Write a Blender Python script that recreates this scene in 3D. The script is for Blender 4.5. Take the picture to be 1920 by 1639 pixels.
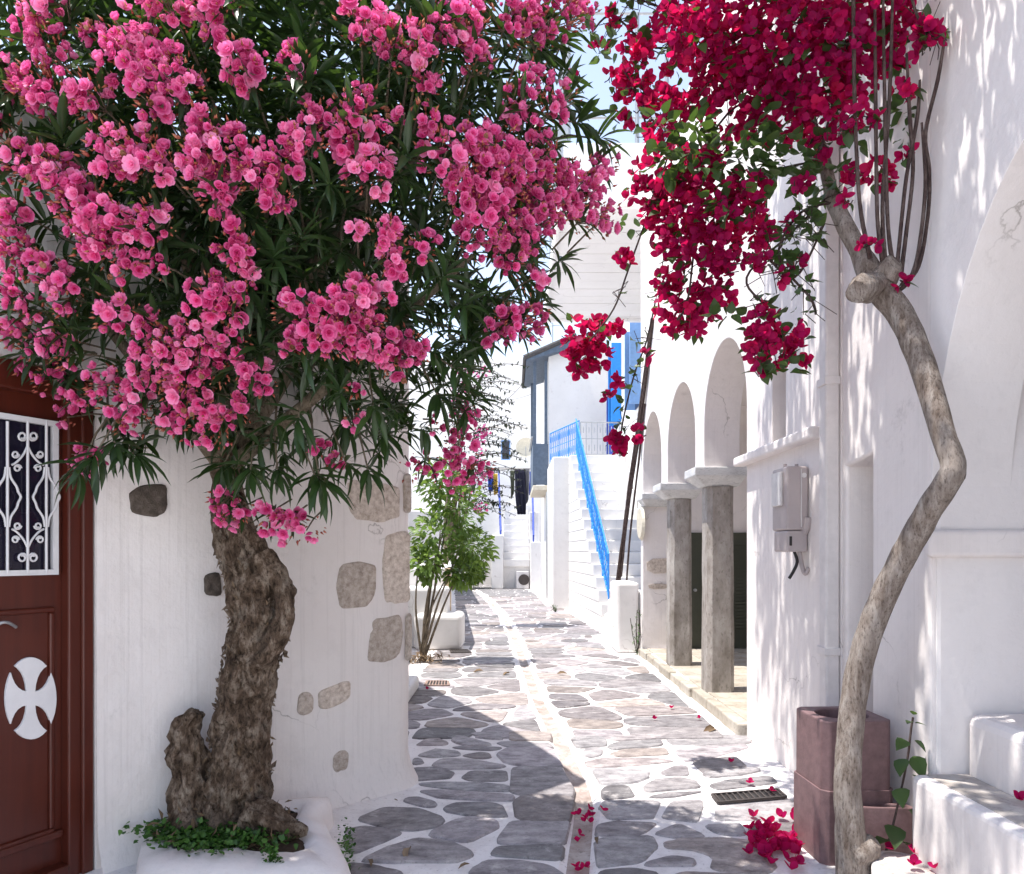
import bpy, bmesh, math, random
import numpy as np
from mathutils import Vector, Matrix, noise, Euler
R = math.radians
rnd = random.Random(7)
scene = bpy.context.scene
for o in list(bpy.data.objects): bpy.data.objects.remove(o)
C = scene.collection

# ------------------------------------------------------------------ camera, sky, sun, exposure
F, CX, HY, CH = 1350.0, 960.0, 1035.0, 1.5      # focal length in photo pixels, vanishing column, horizon row, eye height
cam = bpy.data.cameras.new('camera'); cam_o = bpy.data.objects.new('camera', cam); C.objects.link(cam_o)
cam_o.location = (0, 0, CH); cam_o.rotation_euler = (R(90), 0, 0)
cam.sensor_width = 36; cam.lens = F / 1920 * 36; cam.shift_y = (HY - 819.5) / 1920; cam.clip_start = 0.05; cam.clip_end = 3000
scene.camera = cam_o
SUN = Vector((-0.30, -0.03, 0.95)).normalized()   # towards the sun: high, from the left
world = bpy.data.worlds.new('World'); scene.world = world; world.use_nodes = True
wt = world.node_tree; bg = wt.nodes['Background']
sky = wt.nodes.new('ShaderNodeTexSky'); sky.sky_type = 'NISHITA'; sky.sun_disc = False
sky.sun_elevation = math.asin(SUN.z); sky.sun_rotation = math.atan2(SUN.x, SUN.y)
sky.air_density = 1.0; sky.dust_density = 0.1; sky.ozone_density = 1.0
hs = wt.nodes.new('ShaderNodeHueSaturation'); hs.inputs['Saturation'].default_value = 0.80
wt.links.new(sky.outputs[0], hs.inputs['Color']); wbal = wt.nodes.new('ShaderNodeMix'); wbal.data_type = 'RGBA'; wbal.blend_type = 'MULTIPLY'; wbal.inputs[0].default_value = 1.0
wbal.inputs[7].default_value = (1.08, 1.0, 0.94, 1)
wt.links.new(hs.outputs[0], wbal.inputs[6]); wt.links.new(wbal.outputs[2], bg.inputs['Color'])
bg.inputs['Strength'].default_value = 0.14
sun = bpy.data.lights.new('sun', 'SUN'); sun.energy = 2.9; sun.angle = R(0.53); sun.color = (1.0, 0.955, 0.89)
sun_o = bpy.data.objects.new('sun', sun); C.objects.link(sun_o); sun_o.location = (-6, 0, 14)
sun_o.rotation_euler = SUN.to_track_quat('Z', 'Y').to_euler()
vs = scene.view_settings; vs.view_transform = 'Standard'; vs.look = 'None'; vs.gamma = 1; vs.exposure = 1.48; vs.use_curve_mapping = False
scene.cycles.max_bounces = 8; scene.cycles.diffuse_bounces = 5; scene.cycles.transmission_bounces = 5
scene.cycles.sample_clamp_indirect = 6; scene.cycles.use_denoising = True

# ------------------------------------------------------------------ helpers
def gp(x, y, z=0.0):                      # photo pixel on the plane of height z -> world point
    D = (CH - z) * F / (y - HY); return Vector(((x - CX) * D / F, D, z))
def dp(x, y, D):                          # photo pixel at depth D -> world point
    return Vector(((x - CX) * D / F, D, CH + (HY - y) * D / F))
def V(*a): return Vector(a)

class MB:
    def __init__(s): s.v = []; s.f = []; s.sm = []
    def add(s, vs, fs, smooth=False):
        b = len(s.v); s.v += [tuple(v) for v in vs]
        s.f += [tuple(b + i for i in f) for f in fs]; s.sm += [smooth] * len(fs); return s
    def box(s, lo, hi, M=None):
        x0, y0, z0 = lo; x1, y1, z1 = hi
        vs = [V(x, y, z) for z in (z0, z1) for x, y in ((x0, y0), (x1, y0), (x1, y1), (x0, y1))]
        if M is not None: vs = [M @ v for v in vs]
        return s.add(vs, [(3, 2, 1, 0), (4, 5, 6, 7), (0, 1, 5, 4), (1, 2, 6, 5), (2, 3, 7, 6), (3, 0, 4, 7)])
    def prism(s, poly, d):                # polygon (list of 3-D points) pushed along vector d
        n = len(poly); p = [Vector(q) for q in poly]; d = Vector(d)
        s.add(p + [q + d for q in p], [tuple(range(n))[::-1], tuple(range(n, 2 * n))] + [(i, (i + 1) % n, n + (i + 1) % n, n + i) for i in range(n)]); return s
    def tube(s, pts, rad, n=8, cap=True, smooth=True, rough=0.0, seed=0, flat=1.0, fine=0.0):
        pts = [Vector(p) for p in pts]; m = len(pts)
        if not hasattr(rad, '__len__'): rad = [rad] * m
        t = [(pts[min(i + 1, m - 1)] - pts[max(i - 1, 0)]).normalized() for i in range(m)]
        u = t[0].orthogonal().normalized(); vs = []
        for i in range(m):
            u = (u - t[i] * u.dot(t[i])).normalized(); w = t[i].cross(u)
            for k in range(n):
                a = 2 * math.pi * k / n; dirn = u * math.cos(a) + w * math.sin(a) * flat
                r = rad[i]
                if rough: r *= 1 + rough * (noise.noise((pts[i] + dirn * 0.13) * 9 + V(seed, 0, 0)) + 0.6 * noise.noise((pts[i] * 0.35 + dirn * 0.16) * 34 + V(0, seed, 0)) + fine * abs(noise.noise((pts[i] * 0.6 + dirn * r) * 42 + V(seed, 3, 0))) - fine * 0.8 * abs(noise.noise((pts[i] * 0.5 + dirn * r * 1.6) * 19)))
                vs.append(pts[i] + dirn * r)
        fs = [(i * n + k, i * n + (k + 1) % n, (i + 1) * n + (k + 1) % n, (i + 1) * n + k) for i in range(m - 1) for k in range(n)]
        s.add(vs, fs, smooth)
        if cap: s.add(vs[:n], [tuple(range(n))[::-1]]); s.add(vs[-n:], [tuple(range(n))])
        return s
    def mesh(s, name, mat, tint=None):
        me = bpy.data.meshes.new(name); me.from_pydata(s.v, [], s.f)
        me.polygons.foreach_set('use_smooth', s.sm)
        if mat: me.materials.append(mat)
        me.update(); return me
    def build(s, name, mat, parent=None, bevel=0.0, seg=2, **kw):
        o = bpy.data.objects.new(name, s.mesh(name, mat)); C.objects.link(o)
        if parent: put(o, parent)
        if bevel:
            m = o.modifiers.new('bevel', 'BEVEL'); m.width = bevel; m.segments = seg; m.limit_method = 'ANGLE'; m.angle_limit = R(35)
            m.harden_normals = False
        tag(o, **kw); return o
def put(o, parent):
    o.parent = parent
    if parent.type == 'EMPTY': o.matrix_parent_inverse = Matrix.Translation(-parent.location)
def tag(o, label=None, cat=None, group=None, kind=None):
    for k, v in (('label', label), ('category', cat), ('group', group), ('kind', kind)):
        if v: o[k] = v
    return o
def thing(name, loc, label, cat, group=None):
    o = bpy.data.objects.new(name, None); C.objects.link(o); o.location = loc; o.empty_display_size = 0.2
    return tag(o, label, cat, group)
def inst(name, me, M, parent=None, **kw):  # a light copy that shares its mesh
    o = bpy.data.objects.new(name, me); C.objects.link(o)
    if parent: put(o, parent)
    o.matrix_basis = M
    return tag(o, **kw)
def chaikin(p, n=2):
    for _ in range(n):
        q = []
        for i in range(len(p)):
            a, b = p[i], p[(i + 1) % len(p)]; q += [a * 0.75 + b * 0.25, a * 0.25 + b * 0.75]
        p = q
    return p
def spline(pts, n=6):                     # Catmull-Rom through points
    P = [Vector(p) for p in pts]; out = []
    for i in range(len(P) - 1):
        a, b, c, d = P[max(i - 1, 0)], P[i], P[i + 1], P[min(i + 2, len(P) - 1)]
        for k in range(n):
            t = k / n
            out.append(0.5 * ((2 * b) + (c - a) * t + (2 * a - 5 * b + 4 * c - d) * t * t + (3 * b - a - 3 * c + d) * t ** 3))
    return out + [P[-1]]
def lerp_list(v, n): 
    out = []
    for i in range(len(v) - 1): out += [v[i] + (v[i + 1] - v[i]) * k / n for k in range(n)]
    return out + [v[-1]]

class Scatter:                            # many small copies of templates collected into one mesh
    def __init__(s): s.V = []; s.F = []; s.T = []; s.n = 0
    def add(s, tpl, M, g):
        tv, tf, tt = tpl
        A = np.array(M)
        v = tv @ A[:3, :3].T + A[:3, 3]
        s.V.append(v); s.F.append(tf + s.n); s.T.append(np.stack([tt, np.full(len(tt), g), np.zeros(len(tt)), np.ones(len(tt))], 1)); s.n += len(tv)
    def build(s, name, mat, parent=None, **kw):
        v = np.concatenate(s.V); f = np.concatenate(s.F); t = np.concatenate(s.T)
        o = bpy.data.objects.new(name, tri_mesh(name, v, f, t, mat)); C.objects.link(o)
        if parent: put(o, parent)
        return tag(o, **kw)
def tri_mesh(name, v, f, t, mat):
    me = bpy.data.meshes.new(name); me.vertices.add(len(v)); me.vertices.foreach_set('co', np.ascontiguousarray(v, dtype=np.float32).ravel())
    me.loops.add(f.size); me.loops.foreach_set('vertex_index', np.ascontiguousarray(f, dtype=np.int32).ravel())
    me.polygons.add(len(f)); me.polygons.foreach_set('loop_start', np.arange(0, f.size, 3, dtype=np.int32))
    me.polygons.foreach_set('use_smooth', np.ones(len(f), dtype=bool))
    a = me.color_attributes.new('tint', 'FLOAT_COLOR', 'POINT'); a.data.foreach_set('color', np.ascontiguousarray(t, dtype=np.float32).ravel())
    me.materials.append(mat); me.update(calc_edges=True); me.validate(); return me
def tpl_mesh(name, tpl, g, mat):
    tv, tf, tt = tpl
    return tri_mesh(name, tv, tf, np.stack([tt, np.full(len(tt), g), np.zeros(len(tt)), np.ones(len(tt))], 1), mat)
def frame(pos, zaxis, roll, sc):          # local Z along zaxis
    q = Vector(zaxis).to_track_quat('Z', 'Y').to_matrix().to_4x4()
    return Matrix.Translation(pos) @ q @ Matrix.Rotation(roll, 4, 'Z') @ Matrix.Scale(sc, 4)
def rdir(up=0.0):
    while True:
        d = V(rnd.uniform(-1, 1), rnd.uniform(-1, 1), rnd.uniform(-1, 1))
        if 0.05 < d.length < 1: d.normalize(); d.z += up; return d.normalized()

# ------------------------------------------------------------------ materials
class NT:
    def __init__(s, name, rough=0.8, spec=0.3):
        s.m = bpy.data.materials.new(name); s.m.use_nodes = True; s.t = s.m.node_tree; s.n = s.t.nodes
        s.b = s.n['Principled BSDF']; s.out = s.n['Material Output']
        s.b.inputs['Roughness'].default_value = rough; s.b.inputs['Specular IOR Level'].default_value = spec
        s.geo = s.n.new('ShaderNodeNewGeometry')
    def N(s, t, **kw):
        n = s.n.new(t)
        for k, v in kw.items():
            if hasattr(n, k): setattr(n, k, v)
            else: n.inputs[k.replace('_', ' ')].default_value = v
        return n
    def L(s, a, b): s.t.links.new(a, b)
    def pos(s, scale=(1, 1, 1), local=False):
        mp = s.N('ShaderNodeMapping'); mp.inputs['Scale'].default_value = scale
        if local: s.L(s.N('ShaderNodeTexCoord').outputs['Object'], mp.inputs['Vector'])
        else: s.L(s.geo.outputs['Position'], mp.inputs['Vector'])
        return mp.outputs[0]
    def noise(s, scale, detail=4, rough=0.55, vec=None):
        n = s.N('ShaderNodeTexNoise'); n.inputs['Scale'].default_value = scale; n.inputs['Detail'].default_value = detail; n.inputs['Roughness'].default_value = rough
        s.L(vec if vec is not None else s.geo.outputs['Position'], n.inputs['Vector']); return n.outputs['Fac']
    def ramp(s, fac, stops):
        r = s.N('ShaderNodeValToRGB'); e = r.color_ramp.elements
        while len(e) < len(stops): e.new(0.5)
        for k, (p, c) in enumerate(stops):
            e[k].position = p; e[k].color = (*c, 1) if hasattr(c, '__len__') else (c, c, c, 1)
        s.L(fac, r.inputs[0]); return r.outputs[0]
    def mix(s, fac, a, b, mode='MIX'):
        m = s.N('ShaderNodeMix'); m.data_type = 'RGBA'; m.blend_type = mode; m.clamp_factor = True
        for i, v in ((0, fac), (6, a), (7, b)):
            if hasattr(v, 'is_linked'): s.L(v, m.inputs[i])
            else: m.inputs[i].default_value = v if i == 0 else (*v, 1)
        return m.outputs[2]
    def bump(s, h, strength, dist=0.01, prev=None):
        b = s.N('ShaderNodeBump'); b.inputs['Strength'].default_value = strength; b.inputs['Distance'].default_value = dist
        s.L(h, b.inputs['Height'])
        if prev: s.L(prev, b.inputs['Normal'])
        s.L(b.outputs[0], s.b.inputs['Normal']); return b.outputs[0]
    def col(s, c): s.L(c, s.b.inputs['Base Color']) if hasattr(c, 'is_linked') else setattr(s.b.inputs['Base Color'], 'default_value', (*c, 1)); return s

def plaster(name, a=(0.82, 0.77, 0.75), b=(0.71, 0.66, 0.645), streak=0.0, bump=0.5):
    m = NT(name, 0.92, 0.15)
    n1 = m.noise(0.9, 6, 0.6); n2 = m.noise(7, 5, 0.65); n3 = m.noise(70, 3, 0.6); n4 = m.noise(2.7, 8, 0.75)
    c = m.mix(m.ramp(n1, [(0.35, 0.0), (0.75, 1.0)]), a, b)
    c = m.mix(m.ramp(n2, [(0.55, 0.0), (0.85, 0.5)]), c, tuple(x * 0.86 for x in b))
    c = m.mix(m.ramp(n4, [(0.62, 0.0), (0.74, 0.6)]), c, (0.47, 0.43, 0.41))
    c = m.mix(m.ramp(n3, [(0.70, 0.0), (0.80, 0.4)]), c, (0.5, 0.47, 0.45))
    if streak:
        st = m.noise(1.0, 5, 0.7, m.pos((42, 42, 0.35)))
        c = m.mix(m.ramp(st, [(0.52, 0.0), (0.72, streak)]), c, (0.52, 0.48, 0.46))
    wv = m.N('ShaderNodeVectorMath'); wv.operation = 'ADD'; m.L(m.geo.outputs['Position'], wv.inputs[0])
    nz = m.N('ShaderNodeTexNoise'); nz.inputs['Scale'].default_value = 3.0; nz.inputs['Detail'].default_value = 6; m.L(m.geo.outputs['Position'], nz.inputs['Vector'])
    ws = m.N('ShaderNodeVectorMath'); ws.operation = 'SCALE'; ws.inputs['Scale'].default_value = 0.55; m.L(nz.outputs['Color'], ws.inputs[0]); m.L(ws.outputs[0], wv.inputs[1])
    vo = m.N('ShaderNodeTexVoronoi'); vo.feature = 'DISTANCE_TO_EDGE'; vo.inputs['Scale'].default_value = 0.8; m.L(wv.outputs[0], vo.inputs['Vector'])
    ck = m.ramp(vo.outputs['Distance'], [(0.0, 1.0), (0.0045, 0.0)]); ckm = m.mix(1.0, ck, m.ramp(m.noise(1.3, 3), [(0.52, 0.0), (0.62, 0.8)]), 'MULTIPLY')
    c = m.mix(ckm, c, (0.30, 0.27, 0.25))
    m.col(c)
    p = m.bump(m.noise(3.2, 4), bump, 0.03); p = m.bump(m.noise(26, 5, 0.7), bump * 0.8, 0.006, p); m.bump(n3, bump * 0.6, 0.003, p)
    if streak: m.bump(m.noise(1.0, 3, 0.6, m.pos((60, 60, 0.3))), 0.5, 0.003, p)
    return m.m
M_PL = plaster('whitewash', streak=0.22); M_PLS = plaster('whitewash_brushed', (0.78, 0.735, 0.71), (0.69, 0.64, 0.615), 0.42, 0.8)
M_PLF = plaster('whitewash_far', (0.75, 0.73, 0.71), (0.66, 0.64, 0.62), 0, 0.3)
M_PLG = plaster('whitewash_smooth', (0.81, 0.77, 0.755), (0.73, 0.69, 0.68), 0, 0.45)
M_WHITE = plaster('white_paint', (0.82, 0.81, 0.80), (0.76, 0.75, 0.74), 0, 0.15)

def stone_mat(name, cols, scale=9, bump=0.6, veins=(1, 1, 1), rnd_amt=0.5, rough=0.75):
    m = NT(name, rough, 0.3); oi = m.N('ShaderNodeObjectInfo')
    vec = m.N('ShaderNodeVectorMath'); vec.operation = 'ADD'; m.L(m.pos(veins), vec.inputs[0])
    sc = m.N('ShaderNodeMath', operation='MULTIPLY'); m.L(oi.outputs['Random'], sc.inputs[0]); sc.inputs[1].default_value = 31
    m.L(sc.outputs[0], vec.inputs[1])
    n1 = m.noise(scale, 8, 0.65, vec.outputs[0]); n2 = m.noise(scale * 7, 4, 0.6, vec.outputs[0])
    c = m.ramp(n1, [(0.3, cols[0]), (0.5, cols[1]), (0.72, cols[2])])
    c = m.mix(m.ramp(n2, [(0.55, 0.0), (0.7, 0.55)]), c, tuple(x * 0.55 for x in cols[0]))
    r = m.ramp(oi.outputs['Random'], [(0, 1 - rnd_amt * 0.5), (1, 1 + rnd_amt * 0.35)])
    c = m.mix(1.0, c, r, 'MULTIPLY')
    m.col(c); p = m.bump(n1, bump, 0.012); m.bump(n2, bump * 0.8, 0.004, p); return m
def paving_mat():
    m = stone_mat('grey_schist', ((0.14, 0.126, 0.127), (0.28, 0.262, 0.258), (0.44, 0.415, 0.40)), 8, 1.0, (1.0, 1.7, 1), 0.9, 0.62)
    oi = m.N('ShaderNodeObjectInfo'); mu = m.N('ShaderNodeMath', operation='MULTIPLY'); mu.inputs[1].default_value = 7.31; m.L(oi.outputs['Random'], mu.inputs[0])
    fr_ = m.N('ShaderNodeMath', operation='FRACT'); m.L(mu.outputs[0], fr_.inputs[0])
    hue = m.ramp(fr_.outputs[0], [(0.0, (1.02, 0.98, 1.04)), (0.4, (0.94, 0.96, 1.0)), (0.75, (1.0, 0.95, 0.98)), (1.0, (1.08, 0.98, 0.90))])
    m.col(m.mix(1.0, m.b.inputs['Base Color'].links[0].from_socket, hue, 'MULTIPLY'))
    w = m.noise(4.6, 9, 0.78)              # worn lime wash left on the faces
    src = m.b.inputs['Base Color'].links[0].from_socket
    m.col(m.mix(m.ramp(w, [(0.56, 0.0), (0.70, 0.8)]), src, (0.56, 0.53, 0.52))); return m.m
M_PAVE = paving_mat()
M_RUBBLE = stone_mat('tan_granite', ((0.34, 0.275, 0.225), (0.56, 0.48, 0.415), (0.74, 0.66, 0.59)), 30, 0.9, (1, 1, 1), 0.4, 0.9).m
M_DARKST = stone_mat('dark_rough_stone', ((0.05, 0.04, 0.035), (0.10, 0.08, 0.065), (0.17, 0.14, 0.12)), 24, 1.0, (1, 1, 1), 0.2, 0.95).m
M_COL = stone_mat('weathered_marble', ((0.18, 0.155, 0.13), (0.31, 0.28, 0.255), (0.47, 0.44, 0.41)), 6, 0.5, (1, 1, 0.5), 0.25, 0.8).m
M_CAP = stone_mat('capital_marble', ((0.50, 0.50, 0.50), (0.60, 0.60, 0.60), (0.72, 0.71, 0.70)), 5, 0.35, (1, 1, 3), 0.1, 0.8).m
M_FLOOR = stone_mat('porch_stone', ((0.27, 0.23, 0.18), (0.40, 0.36, 0.30), (0.50, 0.47, 0.42)), 3, 0.4, (1, 1, 1), 0.2, 0.8).m
M_TREAD = stone_mat('worn_cement', ((0.36, 0.32, 0.29), (0.47, 0.43, 0.40), (0.56, 0.53, 0.50)), 6, 0.4, (1, 1, 1), 0.2, 0.9).m
def grout():
    m = NT('lime_wash_joint', 0.9, 0.2)
    n1 = m.noise(5, 8, 0.7); n2 = m.noise(45, 4, 0.7)
    c = m.mix(m.ramp(n1, [(0.45, 0.0), (0.75, 1.0)]), (0.80, 0.765, 0.755), (0.58, 0.54, 0.53))
    c = m.mix(m.ramp(n2, [(0.58, 0.0), (0.72, 0.8)]), c, (0.36, 0.33, 0.33)); m.col(c)
    p = m.bump(n1, 0.6, 0.012); m.bump(n2, 0.6, 0.004, p); return m.m
M_GROUT = grout()
def simple(name, c, rough=0.6, spec=0.4, var=0.12, scale=12, bump=0.1, metal=0.0):
    m = NT(name, rough, spec); n = m.noise(scale, 5, 0.65)
    m.col(m.mix(m.ramp(n, [(0.3, 0.0), (0.7, 1.0)]), tuple(x * (1 - var) for x in c), tuple(min(1, x * (1 + var)) for x in c)))
    m.b.inputs['Metallic'].default_value = metal
    if bump: m.bump(m.noise(scale * 5, 3), bump, 0.003)
    return m.m
def door_mat():
    m = NT('red_brown_gloss_paint', 0.33, 0.5)
    g = m.noise(1.0, 5, 0.6, m.pos((30, 30, 1.2))); n = m.noise(2.2, 5)
    c = m.mix(m.ramp(g, [(0.3, 0), (0.7, 1)]), (0.060, 0.0105, 0.0055), (0.085, 0.0155, 0.008))
    c = m.mix(m.ramp(n, [(0.55, 0), (0.8, 0.6)]), c, (0.105, 0.022, 0.012)); m.col(c)
    m.bump(g, 0.12, 0.002); return m.m
M_DOOR = door_mat()
M_IRON = simple('white_enamel', (0.66, 0.65, 0.655), 0.45, 0.4, 0.08, 9, 0.05)
M_EMBLEM = simple('white_painted_board', (0.70, 0.69, 0.70), 0.5, 0.4, 0.05)
M_GLASS = simple('dark_glass', (0.012, 0.010, 0.022), 0.12, 0.5, 0.1, 3, 0)
M_PIPE = simple('downpipe_paint', (0.66, 0.62, 0.61), 0.6, 0.3, 0.08)
M_DARK = simple('dark_rubber', (0.025, 0.022, 0.022), 0.6)
M_METER = simple('grey_plastic', (0.42, 0.365, 0.365), 0.5, 0.4, 0.05)
M_METERL = simple('pale_plastic', (0.62, 0.60, 0.60), 0.5)
M_TERRA = simple('purple_brown_clay', (0.175, 0.105, 0.108), 0.55, 0.4, 0.22, 22, 0.35)
M_GREEN = simple('olive_green_paint', (0.062, 0.066, 0.048), 0.6, 0.3, 0.1)
M_BLUE = simple('sky_blue_paint', (0.022, 0.235, 0.68), 0.45, 0.4, 0.1)
M_NAVY = simple('cobalt_paint', (0.035, 0.07, 0.38), 0.5, 0.4, 0.1)
M_PALEBLUE = simple('pale_blue_paint', (0.20, 0.36, 0.66), 0.6, 0.3, 0.1)
M_GREYBLUE = simple('grey_blue_timber', (0.10, 0.13, 0.175), 0.7, 0.3, 0.2)
M_TILE = simple('dark_roof_tile', (0.075, 0.07, 0.07), 0.8, 0.2, 0.3)
M_RAIL = simple('galvanised_steel', (0.36, 0.37, 0.38), 0.4, 0.5, 0.1, 9, 0.05, 0.5)
M_GRATE = simple('cast_iron', (0.055, 0.045, 0.042), 0.65, 0.4, 0.25)
M_BRICKG = simple('terracotta_grate', (0.34, 0.24, 0.20), 0.8)
M_TAN = simple('pale_timber', (0.50, 0.36, 0.23), 0.75, 0.2, 0.2)
M_CLAY = simple('cream_clay', (0.58, 0.53, 0.43), 0.8, 0.2)
M_SOIL = simple('dry_soil', (0.075, 0.052, 0.038), 0.95, 0.1, 0.4, 30, 0.8)
M_CHANNEL = stone_mat('worn_gutter', ((0.25, 0.19, 0.165), (0.40, 0.34, 0.31), (0.58, 0.53, 0.50)), 5, 0.5, (1, 1, 1), 0.2, 0.85).m
def bark(name, c0, c1, c2, scale, b, stretch=0.4):
    m = NT(name, 0.9, 0.2); v = m.pos((1, 1, stretch))
    n1 = m.noise(scale, 9, 0.72, v); n2 = m.noise(scale * 4, 6, 0.7, v); n3 = m.noise(3.5, 4, 0.5)
    c = m.ramp(n1, [(0.36, c0), (0.50, c1), (0.64, c2)])
    c = m.mix(m.ramp(n3, [(0.5, 0), (0.75, 0.6)]), c, c2)
    c = m.mix(m.ramp(n2, [(0.30, 0.85), (0.46, 0.0)]), c, tuple(x * 0.35 for x in c0)); m.col(c)
    p = m.bump(n1, b, 0.03); m.bump(n2, b, 0.010, p); return m.m
M_BARK = bark('gnarled_bark', (0.055, 0.036, 0.024), (0.22, 0.150, 0.103), (0.52, 0.42, 0.33), 19, 1.0, 0.55)
M_BARK2 = bark('smooth_vine_bark', (0.14, 0.105, 0.085), (0.25, 0.205, 0.175), (0.38, 0.335, 0.30), 30, 0.5, 0.3)
M_CANE = bark('dark_cane', (0.035, 0.022, 0.022), (0.075, 0.050, 0.045), (0.13, 0.10, 0.09), 40, 0.4, 0.3)
M_TWIG = bark('pale_twig', (0.10, 0.08, 0.055), (0.19, 0.155, 0.11), (0.28, 0.23, 0.17), 40, 0.4, 0.3)
def leafy(name, dark, mid, light, trans=0.3, rough=0.45, spec=0.4, tcol=None):
    m = NT(name, rough, spec)
    at = m.N('ShaderNodeAttribute'); at.attribute_name = 'tint'; sp = m.N('ShaderNodeSeparateColor'); m.L(at.outputs['Color'], sp.inputs[0])
    base = m.ramp(sp.outputs[1], [(0.0, dark), (0.55, mid), (1.0, light)])
    c = m.mix(m.ramp(sp.outputs[0], [(0.0, 0.0), (1.0, 0.55)]), base, light)
    m.col(c)
    tr = m.N('ShaderNodeBsdfTranslucent'); mx = m.N('ShaderNodeMixShader'); mx.inputs[0].default_value = trans
    if tcol: m.L(m.mix(0.55, c, tcol), tr.inputs[0])
    else: m.L(c, tr.inputs[0])
    m.L(m.b.outputs[0], mx.inputs[1]); m.L(tr.outputs[0], mx.inputs[2]); m.L(mx.outputs[0], m.out.inputs[0]); return m.m
M_OLEAF = leafy('oleander_leaf', (0.008, 0.020, 0.009), (0.018, 0.044, 0.014), (0.08, 0.14, 0.035), 0.18, 0.38, 0.45, (0.16, 0.30, 0.03))
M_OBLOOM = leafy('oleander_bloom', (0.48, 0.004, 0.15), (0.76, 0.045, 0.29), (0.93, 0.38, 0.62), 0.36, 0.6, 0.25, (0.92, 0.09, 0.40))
M_SPENT = leafy('withered_bloom', (0.20, 0.05, 0.03), (0.34, 0.12, 0.07), (0.50, 0.28, 0.18), 0.2, 0.7, 0.2)
M_OBUD = leafy('oleander_bud', (0.22, 0.03, 0.025), (0.36, 0.06, 0.05), (0.50, 0.20, 0.12), 0.2, 0.6, 0.25)
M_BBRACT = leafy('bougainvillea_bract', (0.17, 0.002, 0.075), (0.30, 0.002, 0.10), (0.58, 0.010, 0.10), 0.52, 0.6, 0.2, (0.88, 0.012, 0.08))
M_BLEAF = leafy('bougainvillea_leaf', (0.016, 0.034, 0.014), (0.035, 0.072, 0.024), (0.09, 0.15, 0.04), 0.3, 0.45, 0.4, (0.16, 0.28, 0.03))
M_SHRUB = leafy('shrub_leaf', (0.035, 0.075, 0.016), (0.085, 0.165, 0.035), (0.22, 0.34, 0.08), 0.42, 0.45, 0.4, (0.30, 0.42, 0.05))
M_MYRTLE = leafy('myrtle_leaf', (0.012, 0.022, 0.012), (0.025, 0.042, 0.020), (0.06, 0.09, 0.03), 0.2)
M_WEED = leafy('weed_leaf', (0.018, 0.055, 0.010), (0.04, 0.11, 0.018), (0.10, 0.22, 0.04), 0.3)
M_DRY = leafy('dry_leaf', (0.10, 0.065, 0.04), (0.20, 0.14, 0.09), (0.36, 0.27, 0.18), 0.1, 0.8, 0.1)

# ------------------------------------------------------------------ leaf and flower templates (verts, tris, edge tint)
def T_leaf(L=1.0, W=0.2, n=4, fold=0.25, droop=0.25, tip=1.0):
    v = []; t = []; f = []
    for i in range(n + 1):
        u = i / n; w = W * (math.sin(math.pi * min(1, u * 0.93 + 0.05)) ** 0.85) * (1 if i < n else 0.02); z = -droop * L * u * u
        v += [(u * L, w / 2, z + fold * w), (u * L, 0, z), (u * L, -w / 2, z + fold * w)]; t += [0.10, 0.35, 0.10]
    for i in range(n):
        a = 3 * i
        for k in (0, 1): f += [(a + k, a + k + 1, a + 3 + k), (a + k + 1, a + 4 + k, a + 3 + k)]
    return np.array(v, float), np.array(f), np.array(t, float)
def T_merge(parts):
    V_, F_, T_ = [], [], []; n = 0
    for (v, f, t), M, dt in parts:
        A = np.array(M); V_.append(v @ A[:3, :3].T + A[:3, 3]); F_.append(f + n); T_.append(np.clip(t + dt, 0, 1)); n += len(v)
    return np.concatenate(V_), np.concatenate(F_), np.concatenate(T_)
def T_petal(L=1.0, W=0.9, cup=0.3):
    v = [(0.04, 0.06, 0), (0.04, -0.06, 0), (0.5 * L, W * 0.46, cup * 0.25), (0.5 * L, 0, -0.02), (0.5 * L, -W * 0.46, cup * 0.25),
         (0.92 * L, W * 0.30, cup * 0.8), (0.98 * L, 0, cup * 0.55), (0.92 * L, -W * 0.30, cup * 0.8)]
    f = [(0, 3, 2), (0, 1, 3), (1, 4, 3), (2, 3, 5), (3, 6, 5), (3, 4, 7), (3, 7, 6)]
    return np.array(v, float), np.array(f), np.array([0, 0, .35, .25, .35, .9, .8, .9], float)
def T_double(rg, cup=0.0):                          # double, rose-like bloom: three whorls of petals, axis +Z
    P = []
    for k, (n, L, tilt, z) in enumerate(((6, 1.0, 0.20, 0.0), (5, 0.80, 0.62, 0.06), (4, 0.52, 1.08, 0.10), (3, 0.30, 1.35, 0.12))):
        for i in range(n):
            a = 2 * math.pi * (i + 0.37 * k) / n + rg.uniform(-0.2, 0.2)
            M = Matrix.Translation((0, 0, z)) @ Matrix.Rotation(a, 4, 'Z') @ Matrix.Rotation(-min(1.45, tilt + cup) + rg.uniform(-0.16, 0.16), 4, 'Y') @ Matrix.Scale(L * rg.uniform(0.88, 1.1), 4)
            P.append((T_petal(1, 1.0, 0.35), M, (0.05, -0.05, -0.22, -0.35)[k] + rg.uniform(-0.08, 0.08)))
    return T_merge(P)
def T_shape(prof, cup, droop):            # leaf from (position, width) pairs
    v = []; t = []; f = []
    for u, w in prof: v += [(u, w / 2, cup * w - droop * u * u), (u, 0, -droop * u * u), (u, -w / 2, cup * w - droop * u * u)]; t += [.12 + .2 * u, .38, .12 + .2 * u]
    for i in range(len(prof) - 1):
        a = 3 * i
        for k in (0, 1): f += [(a + k, a + k + 1, a + 3 + k), (a + k + 1, a + 4 + k, a + 3 + k)]
    return np.array(v, float), np.array(f), np.array(t, float)
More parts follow.
